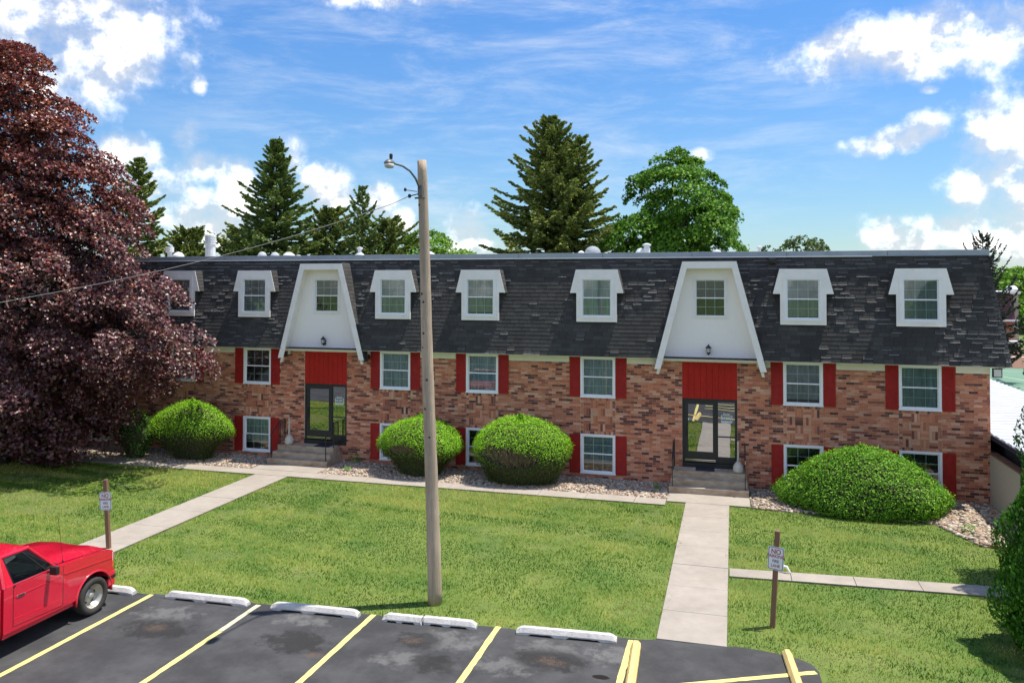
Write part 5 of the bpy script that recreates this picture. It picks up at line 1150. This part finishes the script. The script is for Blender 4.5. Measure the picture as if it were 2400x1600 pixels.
P0 = ico[None]*sc3[:, None, :]*(1+rng.uniform(-0.18, 0.18, (n, 12, 1)))
X = P0[..., 0]*np.cos(ang)[:, None]-P0[..., 1]*np.sin(ang)[:, None]+sx[:, None]; Y = P0[..., 0]*np.sin(ang)[:, None]+P0[..., 1]*np.cos(ang)[:, None]+sy[:, None]; Z = P0[..., 2]+(-0.012+rng.uniform(0, 0.03, n))[:, None]
cols = palette(n, [(0.46, 0.36, 0.25), (0.40, 0.31, 0.22), (0.54, 0.45, 0.34), (0.30, 0.22, 0.16), (0.56, 0.50, 0.42), (0.26, 0.21, 0.17), (0.42, 0.28, 0.19)], 0.2)
o = put('river_stones', np_mesh('river_stones', np.stack([X, Y, Z], -1).reshape(-1, 3), (np.arange(n)[:, None, None]*12+icf[None]).reshape(-1, 3), np.repeat(cols, 12, axis=0)), M['gravel']); o['kind'] = 'stuff'; o['label'] = 'tan river stones covering the beds along the wall'

# ------------------------------------------------------------------ clipped bushes
def bush(cx, cy, rx, ry, h, label, seed, cols, prof, nleaf=15000, lsize=0.055, hole=None, skew=0.0, name='clipped_bush', lowcols=None, rough=0.042):
    rg = np.random.default_rng(seed); t = thing(name, label, 'bush', (cx, cy, 0), 'clipped bushes along the wall'); pz = [p[0] for p in prof]; prr = [p[1] for p in prof]
    def surf(th, f):
        r = np.interp(f, pz, prr); b = 1+0.05*np.sin(3*th+seed)+0.035*np.sin(5*th+2*seed+f*4)+0.03*np.sin(9*f+seed+2*th)
        return np.stack([cx+rx*r*b*np.cos(th)+skew*(f-0.5), cy+ry*r*b*np.sin(th), h*f*(1+0.03*np.sin(2*th+seed))], -1)
    nt_, nf_ = 40, 18; m = MB(); vs = []
    for j in range(nf_+1):
        for i in range(nt_):
            th_ = 2*math.pi*i/nt_; k_ = 0.93
            for hth, hf, dth, dfz in (hole or ()):
                dd = (np.angle(np.exp(1j*(th_-hth)))/dth)**2+((j/nf_-hf)/dfz)**2; k_ = min(k_, 0.93-0.40*max(0.0, 1.35-dd)/1.35)
            vs.append(tuple((surf(np.array(th_), np.array(j/nf_))-np.array([cx, cy, h*0.45]))*np.array([k_, k_, 0.94])+np.array([cx, cy, h*0.44])))
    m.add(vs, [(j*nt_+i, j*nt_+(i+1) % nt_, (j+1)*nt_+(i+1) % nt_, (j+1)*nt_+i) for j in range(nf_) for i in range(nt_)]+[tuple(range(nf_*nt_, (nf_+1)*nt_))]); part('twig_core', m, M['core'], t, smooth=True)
    ff = np.linspace(0, 1, 200); wt = np.interp(ff, pz, prr)+0.25; cdf = np.cumsum(wt); cdf /= cdf[-1]
    f = np.interp(rg.random(nleaf), cdf, ff); f = np.where(rg.random(nleaf) < 0.28, 1-rg.random(nleaf)**2*0.45, f); th = rg.uniform(0, 2*math.pi, nleaf)
    p = surf(th, f); e = 0.01; nn = unit(np.cross(surf(th+e, f)-p, surf(th, np.clip(f+e, 0, 1.0))-surf(th, np.clip(f-e, 0, 1)))); nn = np.where(np.isfinite(nn), nn, 0); ctr = np.array([cx, cy, h*0.4]); fl = ((p-ctr)*nn).sum(1) < 0; nn[fl] *= -1
    top = f > 0.985; nn[top] = (0, 0, 1); p[top] = ctr+(p[top]-ctr)*np.sqrt(rg.random(top.sum()))[:, None]*[1, 1, 0]+np.stack([0*p[top, 0], 0*p[top, 0], (p[top]-ctr)[:, 2]], 1)
    clump = 0.5+0.5*np.sin(p[:, 0]*9+seed)*np.sin(p[:, 1]*11)*np.sin(p[:, 2]*10+1)
    p = p+nn*(rg.normal(0, rough, nleaf)+(clump-0.5)*rough*1.6-0.015)[:, None]
    keepm = np.ones(nleaf, bool)
    if hole:
        for hth, hf, dth, dfz in hole:
            dd = (np.angle(np.exp(1j*(th-hth)))/dth)**2+((f-hf)/dfz)**2; inh = (dd+rg.normal(0, 0.25, nleaf)) < 1; keepm &= ~(inh & (rg.random(nleaf) < 0.86)); p[inh] = ctr+(p[inh]-ctr)*rg.uniform(0.82, 0.96, (int(inh.sum()), 1))
    cols_ = palette(nleaf, cols, 0.22, rg)
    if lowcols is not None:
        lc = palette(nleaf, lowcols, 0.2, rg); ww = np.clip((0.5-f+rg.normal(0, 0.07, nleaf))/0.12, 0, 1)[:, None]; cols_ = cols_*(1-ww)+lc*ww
    ln_ = unit(nn+rg.normal(0, 0.55, (nleaf, 3))+np.array([0, 0, 0.25]))
    v, fcs, cc = leaves(p[keepm], ln_[keepm], rg.uniform(0.7, 1.35, nleaf)[keepm]*lsize, cols_[keepm], aspect=0.55, rg=rg)
    o = put('foliage', np_mesh('foliage', v-np.array([cx, cy, 0]), fcs, cc), M['leaf'], t)
    if hole:
        m = MB(); q = random.Random(seed)
        for hth, hf, dth, dfz in hole:
            for k in range(150):
                a = hth+q.uniform(-1, 1)*dth; f0 = hf+q.uniform(-1, 1)*dfz; s0 = surf(np.array(a), np.array(f0)); s1 = surf(np.array(a+q.uniform(-0.2, 0.2)), np.array(min(0.98, f0+q.uniform(0.08, 0.25))))
                c0 = np.array([cx, cy, 0.1]); a0 = c0+(s0-c0)*q.uniform(0.45, 0.7); limb(m, a0, c0+(s1-c0)*0.98, 0.014, 0.005, q, 4, 0.08, 4)
        part('bare_twigs', m, M['twig'], t)
    m = MB(); q = random.Random(seed+1)
    for k in range(6): a = q.uniform(0, 6.28); limb(m, (cx+0.1*math.cos(a), cy+0.1*math.sin(a), -0.05), (cx+rx*0.4*math.cos(a), cy+ry*0.4*math.sin(a), h*0.5), 0.05, 0.02, q)
    part('stem', m, M['bark'], t)
    return t
YEW = [(0.24, 0.52, 0.02), (0.30, 0.60, 0.03), (0.38, 0.64, 0.05), (0.19, 0.43, 0.018)]; LOWY = [(0.06, 0.12, 0.018), (0.08, 0.15, 0.022), (0.09, 0.085, 0.03)]  # LOWY darkens lower leaves: shade under the dome put into their colour
mush = [(0, 0.44), (0.12, 0.52), (0.28, 0.70), (0.43, 0.95), (0.51, 1.0), (0.65, 0.94), (0.78, 0.80), (0.88, 0.60), (0.95, 0.36), (1.0, 0.02)]
def bx(px0, px1, py, Y): a = FY(px0, py, Y); b = FY(px1, py, Y); return (a[0]+b[0])/2, (b[0]-a[0])/2
Yb_ = -1.12
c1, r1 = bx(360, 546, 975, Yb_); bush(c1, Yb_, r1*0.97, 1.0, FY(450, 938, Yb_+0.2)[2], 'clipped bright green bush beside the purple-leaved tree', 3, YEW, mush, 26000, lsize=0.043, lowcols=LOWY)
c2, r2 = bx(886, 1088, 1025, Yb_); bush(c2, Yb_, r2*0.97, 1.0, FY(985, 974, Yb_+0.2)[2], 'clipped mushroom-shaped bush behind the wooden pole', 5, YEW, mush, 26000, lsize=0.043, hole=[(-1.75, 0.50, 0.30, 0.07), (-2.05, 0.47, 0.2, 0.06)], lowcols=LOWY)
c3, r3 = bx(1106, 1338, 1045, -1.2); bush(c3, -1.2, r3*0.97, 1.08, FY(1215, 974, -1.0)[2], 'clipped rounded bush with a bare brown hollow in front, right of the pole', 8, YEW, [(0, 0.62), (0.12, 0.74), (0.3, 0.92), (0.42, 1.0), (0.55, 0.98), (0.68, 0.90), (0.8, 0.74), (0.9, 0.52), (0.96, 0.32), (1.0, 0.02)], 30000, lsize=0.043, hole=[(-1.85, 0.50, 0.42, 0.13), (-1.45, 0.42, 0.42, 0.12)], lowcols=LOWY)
BOX = [(0.12, 0.30, 0.02), (0.17, 0.38, 0.03), (0.26, 0.48, 0.045), (0.09, 0.23, 0.018)]
bush(7.62, -1.55, 2.36, 1.33, 1.80, 'large sprawling green mound of a bush in front of the right-hand windows', 12, BOX, [(0, 0.90), (0.08, 0.97), (0.18, 1.0), (0.3, 0.97), (0.45, 0.88), (0.6, 0.76), (0.75, 0.60), (0.87, 0.43), (0.95, 0.26), (1.0, 0.02)], 34000, lsize=0.058, name='mounded_bush', skew=-0.15, rough=0.05)
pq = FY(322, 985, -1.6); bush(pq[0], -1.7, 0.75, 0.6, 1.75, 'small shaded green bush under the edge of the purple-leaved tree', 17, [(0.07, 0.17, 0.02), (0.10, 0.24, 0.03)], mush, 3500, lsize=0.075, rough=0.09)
# weeds in the stone bed
def weed(px, py, r, label, seed):
    g = G(px, py); q = np.random.default_rng(seed); n = int(60*r/0.25); th = q.uniform(0, 6.28, n); rr = r*np.sqrt(q.random(n)); z = q.uniform(0.05, 1.0, n)*r*1.3
    p = np.stack([g[0]+rr*np.cos(th), g[1]+rr*np.sin(th), z], 1); nn = unit(np.stack([np.cos(th)*0.6, np.sin(th)*0.6, np.ones(n)], 1)+q.normal(0, 0.4, (n, 3)))
    t = thing('weed', label, 'plant', (g[0], g[1], 0), 'weeds in the stone bed'); v, f, c = leaves(p, nn, q.uniform(0.06, 0.13, n), palette(n, [(0.14, 0.32, 0.05), (0.20, 0.40, 0.10), (0.10, 0.24, 0.04)], 0.2, q), aspect=0.5, rg=q)
    put('foliage', np_mesh('foliage', v-np.array([g[0], g[1], 0]), f, c), M['leaf'], t); m = MB(); qq = random.Random(seed)
    for k in range(5): a = qq.uniform(0, 6.28); limb(m, (g[0], g[1], -0.02), (g[0]+r*0.7*math.cos(a), g[1]+r*0.7*math.sin(a), r), 0.006, 0.003, qq, 4, 0.05, 4)
    part('stem', m, M['twig'], t)
weed(832, 1084, 0.26, 'leafy pale weed beside the middle entrance steps', 1); weed(852, 1078, 0.17, 'thin weed just right of the leafy one by the middle steps', 2); weed(815, 1104, 0.13, 'low weed sprouting at the front of the stones by the middle steps', 3); weed(1812, 1148, 0.15, 'tiny weed at the left tip of the large mounded bush', 4); weed(955, 1098, 0.16, 'weed under the bush behind the wooden pole', 5); weed(1092, 1098, 0.14, 'weed between the two mushroom-shaped bushes', 6); weed(1540, 1145, 0.12, 'low weeds left of the right-hand steps', 7); weed(2270, 1250, 0.2, 'weed among the stones at the right corner', 8)

# ------------------------------------------------------------------ purple-leaved maple
def maple_crown(cx, cy, zz, rr, yscale, nclus, nleaf, lsize, seed, cols, ymax=None, flat=0.35, cr=0.9, inner=0.5, up=0.6, hcols=None, zlim=8.0):
    rg = np.random.default_rng(seed); zc = []; tries = 0
    C_ = []
    while len(C_) < nclus:
        z = rg.uniform(zz[0], zz[-1]); rmax = np.interp(z, zz, rr)
        if rg.random() > (rmax/max(rr))**1.2+0.12: continue
        th = rg.uniform(0, 2*math.pi); bump = 1+0.16*math.sin(3*th+z*0.9+seed)+0.14*math.sin(5*th-z*1.9)+0.11*math.sin(8*th+z*2.9)
        r = rmax*bump*(inner+(1-inner)*rg.random()**0.55)
        p = np.array([cx+r*math.cos(th), cy+yscale*r*math.sin(th), z])
        if ymax is not None and p[1] > ymax and z < zlim: continue
        C_.append(p)
    C_ = np.array(C_); k = nleaf//nclus; ctr = np.array([cx, cy, np.mean(zz)*0.75])
    outd = unit((C_-ctr)*[1, 1, 0.35]); nc = unit(outd*0.75+np.array([0, 0, up])+rg.normal(0, 0.15, C_.shape))
    ax1 = unit(np.cross(nc, rg.normal(size=nc.shape))); ax2 = np.cross(nc, ax1); R_ = cr*rg.uniform(0.6, 1.25, len(C_))
    a = rg.uniform(0, 2*math.pi, (len(C_), k)); r_ = np.sqrt(rg.random((len(C_), k)))*R_[:, None]; hgt = rg.normal(0, flat*0.35, (len(C_), k))*R_[:, None]-0.28*r_**2/R_[:, None]
    P_ = C_[:, None]+ax1[:, None]*(r_*np.cos(a))[..., None]+ax2[:, None]*(r_*np.sin(a))[..., None]+nc[:, None]*hgt[..., None]
    N_ = nc[:, None]*0.9+rg.normal(0, 0.5, P_.shape)
    P_ = P_.reshape(-1, 3); N_ = N_.reshape(-1, 3)
    if ymax is not None: ok = ~((P_[:, 1] > ymax) & (P_[:, 2] < zlim)); P_, N_ = P_[ok], N_[ok]
    ok = P_[:, 2] > np.maximum(0.15, (cy-0.2-P_[:, 1])*0.62 if ymax is not None else 0.15); P_, N_ = P_[ok], N_[ok]
    cl = palette(len(P_), cols, 0.25, rg)
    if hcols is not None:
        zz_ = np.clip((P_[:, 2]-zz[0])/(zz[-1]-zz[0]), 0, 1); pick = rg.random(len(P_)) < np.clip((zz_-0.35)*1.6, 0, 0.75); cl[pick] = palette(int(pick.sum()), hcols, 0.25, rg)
    return C_, leaves(P_, N_, rg.uniform(0.75, 1.25, len(P_))*lsize, cl, rg=rg, lobed=True)
def tree(name, label, cx, cy, zz, rr, trunk_r, nclus, nleaf, lsize, seed, cols, leafmat='leaf', yscale=1.0, ymax=None, nlimb=26, group=None, cr=0.9, hcols=None, flat=0.35, inner=0.5, up=0.6, zlim=8.0, fork=None):
    t = thing(name, label, 'tree', (cx, cy, -0.03), group); C_, (v, f, c) = maple_crown(cx, cy, zz, rr, yscale, nclus, nleaf, lsize, seed, cols, ymax, flat, cr, inner, up, hcols, zlim)
    put('crown', np_mesh('crown', v-np.array([cx, cy, -0.03]), f, c), M[leafmat], t)
    m = MB(); q = random.Random(seed); top = zz[-1]*0.88; n = 9; pts = [(cx+0.12*math.sin(k*1.3), cy+0.12*math.cos(k*1.1), -0.05+top*k/n) for k in range(n+1)]
    m.tube(pts, [lerp(trunk_r, trunk_r*0.15, (k/n)**0.8)*(1.35 if k == 0 else 1) for k in range(n+1)], 10)
    for k in range(nlimb):
        e = C_[q.randrange(len(C_))]; f0 = min(0.92, max(0.10, (e[2]*0.72)/top)); p0 = np.array([cx, cy, f0*top]); limb(m, p0, e, trunk_r*0.42*(1-f0*0.7), 0.02, q, 6, 0.05, 6)
    part('trunk', m, M['bark'], t, smooth=True); return t
PUR = [(0.115, 0.034, 0.040), (0.165, 0.050, 0.054), (0.075, 0.024, 0.032), (0.27, 0.145, 0.14), (0.065, 0.028, 0.022), (0.14, 0.046, 0.040), (0.105, 0.055, 0.025)]  # pale pink entry paints bright leaf highlights into the colour
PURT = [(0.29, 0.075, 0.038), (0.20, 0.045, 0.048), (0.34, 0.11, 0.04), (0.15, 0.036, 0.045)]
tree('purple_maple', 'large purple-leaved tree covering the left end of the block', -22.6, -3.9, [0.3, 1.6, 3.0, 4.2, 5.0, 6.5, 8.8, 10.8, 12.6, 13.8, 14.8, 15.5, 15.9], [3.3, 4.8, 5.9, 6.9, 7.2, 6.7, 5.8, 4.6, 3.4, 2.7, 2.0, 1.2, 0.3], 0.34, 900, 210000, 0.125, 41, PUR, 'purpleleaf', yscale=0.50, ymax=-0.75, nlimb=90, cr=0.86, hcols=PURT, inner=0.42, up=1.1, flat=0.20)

# ------------------------------------------------------------------ background broadleaf trees
GRN = [(0.08, 0.20, 0.018), (0.12, 0.27, 0.025), (0.18, 0.34, 0.035), (0.055, 0.14, 0.015)]; LIM = [(0.16, 0.32, 0.03), (0.22, 0.38, 0.05), (0.12, 0.25, 0.025)]
def at(px, py, Y): return FY(px, py, Y)
gt = 'trees behind the apartment block'
p = at(1588, 352, 22); k = (22+27.4)/FW[1]/F_PX; zt = p[2]
tree('green_maple', 'dense round green tree behind the roof, right of the tall spruce', p[0]-0.2, 22, [2, 5, 7.5, 9, 10.5, 12, 13.3, zt-0.9, zt], [2.5, 4.0, 4.5, 4.4, 4.0, 3.5, 2.7, 1.7, 0.4], 0.3, 420, 62000, 0.19, 51, GRN, nlimb=36, group=gt, cr=0.75, inner=0.35)
p = at(1005, 538, 24); tree('lime_tree', 'pale green tree top showing above the roof behind the wooden pole', p[0], 24, [2, 5, 7.5, p[2]-1.2, p[2]], [2.5, 4.2, 4.3, 3.0, 0.6], 0.2, 190, 18000, 0.22, 52, LIM, nlimb=16, group=gt, cr=0.8)
p = at(1880, 553, 60); tree('round_tree', 'round tree top peeking over the roof towards the right', p[0], 60, [3, 6, 9, p[2]-1.2, p[2]], [3.5, 5.2, 4.6, 3.0, 0.6], 0.3, 120, 9000, 0.36, 53, [(0.09, 0.14, 0.045), (0.12, 0.17, 0.06), (0.07, 0.11, 0.035)], nlimb=16, group=gt, cr=1.1)
for i, (px, py, Y, r, lb) in enumerate(((2345, 640, 95, 6, 'far lime green tree just right of the roof corner'), (2395, 628, 100, 6.5, 'far lime green tree at the right edge, above the brick block'), (2300, 650, 105, 5.5, 'far green tree half hidden behind the roof corner'))):
    p = at(px, py, Y); tree('far_tree', lb, p[0], Y, [1, p[2]*0.4, p[2]*0.7, p[2]*0.9, p[2]], [r*0.6, r, r*0.9, r*0.55, 1], 0.35, 130, 8000, 0.48, 60+i, LIM, nlimb=10, group='far trees on the right', cr=1.3)

# ------------------------------------------------------------------ spruces
def spruce(label, cx, cy, hgt, rb, seed, cols, dens=1.0, z0=0.12, droop=0.55, tips=0.25, tops=((0, 0, 1.0),), nb=150, name='spruce_tree', twl=0.55, shape=0.85, tw=140):
    rg = np.random.default_rng(seed); q = random.Random(seed); t = thing(name, label, 'tree', (cx, cy, -0.03), gt); P_, D_, S_ = [], [], []; br_ = MB()
    for ox, oy, sc in tops:
        H = hgt*sc; br_.tube([(cx+ox*f, cy+oy*f, -0.05+H*f) for f in np.linspace(0, 1, 7)], [lerp(0.24*hgt/14, 0.015, f) for f in np.linspace(0, 1, 7)], 8)
        n = int(nb*sc*(1.0 if (ox == 0 and oy == 0) else 0.5))
        for k in range(n):
            f = z0+(1-z0)*(k+q.random())/n; f = min(f, 0.985)
            if (ox or oy) and f < 0.55: continue
            z = H*f; az = k*2.39996+q.uniform(-0.3, 0.3); L_ = (rb*(1-f)**shape+0.05)*q.uniform(0.55, 1.2)*(0.75 if (ox or oy) else 1); el = lerp(-0.25, 0.75, f**1.5)+q.uniform(-0.12, 0.12)
            bxx, byy = cx+ox*f, cy+oy*f; pts = []; m_ = 8
            for i in range(m_+1):
                s = i/m_; zz = z+L_*s*math.sin(el)*0.8-droop*L_*(s**1.5)*(1-f*0.5)*0.5+tips*L_*s**3*0.9; pts.append(np.array([bxx+L_*s*math.cos(az), byy+L_*s*math.sin(az), zz]))
            br_.tube(pts, [lerp(0.035, 0.006, i/m_) for i in range(m_+1)], 4, cap=False)
            nt2 = max(6, int(tw*dens*(0.35+L_/rb)))
            s = rg.random(nt2)**0.75*0.95+0.05; idx = np.clip((s*m_).astype(int), 0, m_-1); fr = s*m_-idx; pa = np.array(pts); base = pa[idx]*(1-fr[:, None])+pa[idx+1]*fr[:, None]; tan = unit(pa[idx+1]-pa[idx])
            side = np.cross(tan, [0, 0, 1.0]); sg_ = rg.choice([-1, 1], nt2)[:, None]; d = unit(tan*0.75+side*sg_*rg.uniform(0.2, 0.9, (nt2, 1))+np.array([0, 0, -1.0])*rg.uniform(-0.05, 0.8, (nt2, 1))*(1-0.6*f))
            ln_ = twl*rg.uniform(0.6, 1.2, nt2)*(1-0.40*s)*(0.65+0.5*(1-f)); lat = rg.uniform(0.0, 1.0, nt2)*0.30*L_*(1.05-s)*np.clip(s*3, 0.2, 1); base = base+unit(tan*0.8+side*sg_)*lat[:, None]+np.array([0, 0, -1.0])*(lat**1.5*0.22)[:, None]; P_.append(base+d*ln_[:, None]*0.45); D_.append(d); S_.append(ln_)
    P_ = np.concatenate(P_); D_ = np.concatenate(D_); S_ = np.concatenate(S_); n = len(P_)
    nn = unit(np.cross(D_, rg.normal(size=(n, 3)))+np.array([0, 0, 0.3])); v, f, c = leaves(P_, nn, S_, palette(n, cols, 0.28, rg), aspect=0.46, rg=rg, dirn=D_, fold=0.1)
    # second set of faces crossed with the first gives each twig depth
    nn2 = unit(np.cross(D_, nn)+rg.normal(0, 0.3, (n, 3))); v2, f2, c2_ = leaves(P_+rg.normal(0, 0.03, (n, 3)), nn2, S_*0.9, palette(n, cols, 0.28, rg), aspect=0.46, rg=rg, dirn=D_, fold=0.1)
    put('crown', np_mesh('crown', np.concatenate([v, v2])-np.array([cx, cy, -0.03]), np.concatenate([f, f2+len(v)]), np.concatenate([c, c2_])), M['needle'], t); part('trunk', br_, M['bark'], t); return t
SP = [(0.16, 0.215, 0.055), (0.23, 0.29, 0.065), (0.125, 0.175, 0.05), (0.30, 0.35, 0.08)]; SPD = [(0.11, 0.175, 0.05), (0.16, 0.235, 0.06), (0.23, 0.30, 0.07)]
p = at(1290, 278, 20); spruce('tall broad spruce with two leaders behind the middle of the roof', p[0], 20, p[2]+0.1, 7.0, 71, SP, dens=1.2, nb=300, tops=((0, 0, 1.0), (1.9, 0.3, 0.93)), shape=0.72)
p = at(648, 328, 20); spruce('tall dark spruce behind the middle entrance gable', p[0], 20, p[2]+0.1, 7.4, 72, SPD, dens=1.2, nb=260, shape=0.95)
p = at(850, 440, 20); spruce('thin sparse spruce left of the wooden pole lamp', p[0], 20, p[2]+0.1, 4.4, 73, SPD, dens=0.7, nb=100, tips=0.5, droop=0.2, twl=0.45)
p = at(325, 372, 18); spruce('slim spruce half hidden behind the purple-leaved tree', p[0], 18, p[2]+0.1, 5.2, 74, SP, dens=1.1, nb=150, shape=0.8)
for px, py, Y, rb, sd, lb in ((440, 545, 22, 6.0, 75, 'low broad spruce behind the white roof pipes'), (775, 498, 23, 6.2, 76, 'shorter bushy spruce right of the tall dark spruce'), (905, 520, 22, 5.8, 77, 'olive bushy spruce behind the roof just left of the pole'), (560, 545, 23, 6.2, 78, 'bushy spruce at the left foot of the tall dark spruce')):
    p = at(px, py, Y); spruce(lb, p[0], Y, p[2]+0.1, rb, sd, SP, dens=1.25, nb=140, shape=0.55, z0=0.2)
p = at(2303, 556, 34); spruce('sparse dark spruce with upswept branches behind the right roof corner', p[0], 34, p[2]+0.1, 3.6, 79, [(0.02, 0.03, 0.02), (0.03, 0.045, 0.025)], dens=0.7, nb=90, tips=0.75, droop=0.15, twl=0.30, shape=0.6)

# ------------------------------------------------------------------ arborvitae at the right edge
def arbor(label, cx, cy, prof, h, seed, n, ls=0.085):
    rg = np.random.default_rng(seed); t = thing('arborvitae', label, 'tree', (cx, cy, -0.03), 'arborvitae at the right edge'); f = rg.random(n)**1.15; th = rg.uniform(0, 2*math.pi, n); r = np.interp(f, [p[0] for p in prof], [p[1] for p in prof])
    b = 1+0.14*np.sin(4*th+7*f+seed)+0.10*np.sin(7*th-13*f)+0.07*np.sin(11*th+19*f); dep = 1-0.42*rg.random(n)**2; rr = r*b*dep
    p = np.stack([cx+rr*np.cos(th), cy+rr*np.sin(th), h*f+0.02], 1); out = np.stack([np.cos(th), np.sin(th), 0.25+0*th], 1); d = unit(np.array([0, 0, 1.0])+out*rg.uniform(0.1, 0.7, (n, 1))+rg.normal(0, 0.3, (n, 3))); nn = unit(np.cross(d, rg.normal(size=(n, 3)))+out*0.6)
    v, fc, c = leaves(p, nn, rg.uniform(0.6, 1.3, n)*ls, palette(n, [(0.05, 0.16, 0.016), (0.08, 0.23, 0.022), (0.13, 0.32, 0.03), (0.035, 0.11, 0.013)], 0.25, rg), aspect=0.5, rg=rg, dirn=d)
    put('crown', np_mesh('crown', v-np.array([cx, cy, -0.03]), fc, c), M['leaf'], t)
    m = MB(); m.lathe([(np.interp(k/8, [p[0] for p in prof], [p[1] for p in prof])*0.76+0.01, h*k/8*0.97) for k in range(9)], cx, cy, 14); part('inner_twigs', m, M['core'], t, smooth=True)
    m = MB(); m.tube([(cx, cy, -0.05), (cx, cy, h*0.5)], [0.12, 0.05], 8); part('trunk', m, M['bark'], t)
arbor('near dark green arborvitae filling the bottom right corner', 10.12, -10.6, [(0, 1.15), (0.12, 1.38), (0.35, 1.30), (0.6, 0.98), (0.8, 0.62), (0.93, 0.3), (1, 0.02)], 4.7, 81, 75000)
arbor('taller arborvitae behind the near one, at the right edge', 11.72, -6.6, [(0, 1.0), (0.15, 1.2), (0.5, 1.2), (0.75, 1.15), (0.9, 0.7), (1, 0.05)], 7.3, 82, 50000)
# small scraps
g = G(1846, 1343); m = MB(); q = random.Random(3); m.tube([(g[0]-0.14, g[1]+0.05, 0.16), (g[0]-0.02, g[1], 0.15), (g[0]+0.05, g[1]-0.02, 0.03)], [0.02, 0.035, 0.02], 6); o = put('white_downpipe_scrap', m.mesh('white_downpipe_scrap', (g[0], g[1], 0)), M['litter'], None, (g[0], g[1], 0)); tag(o, 'small white scrap lying by the side path behind the right sign', 'litter')
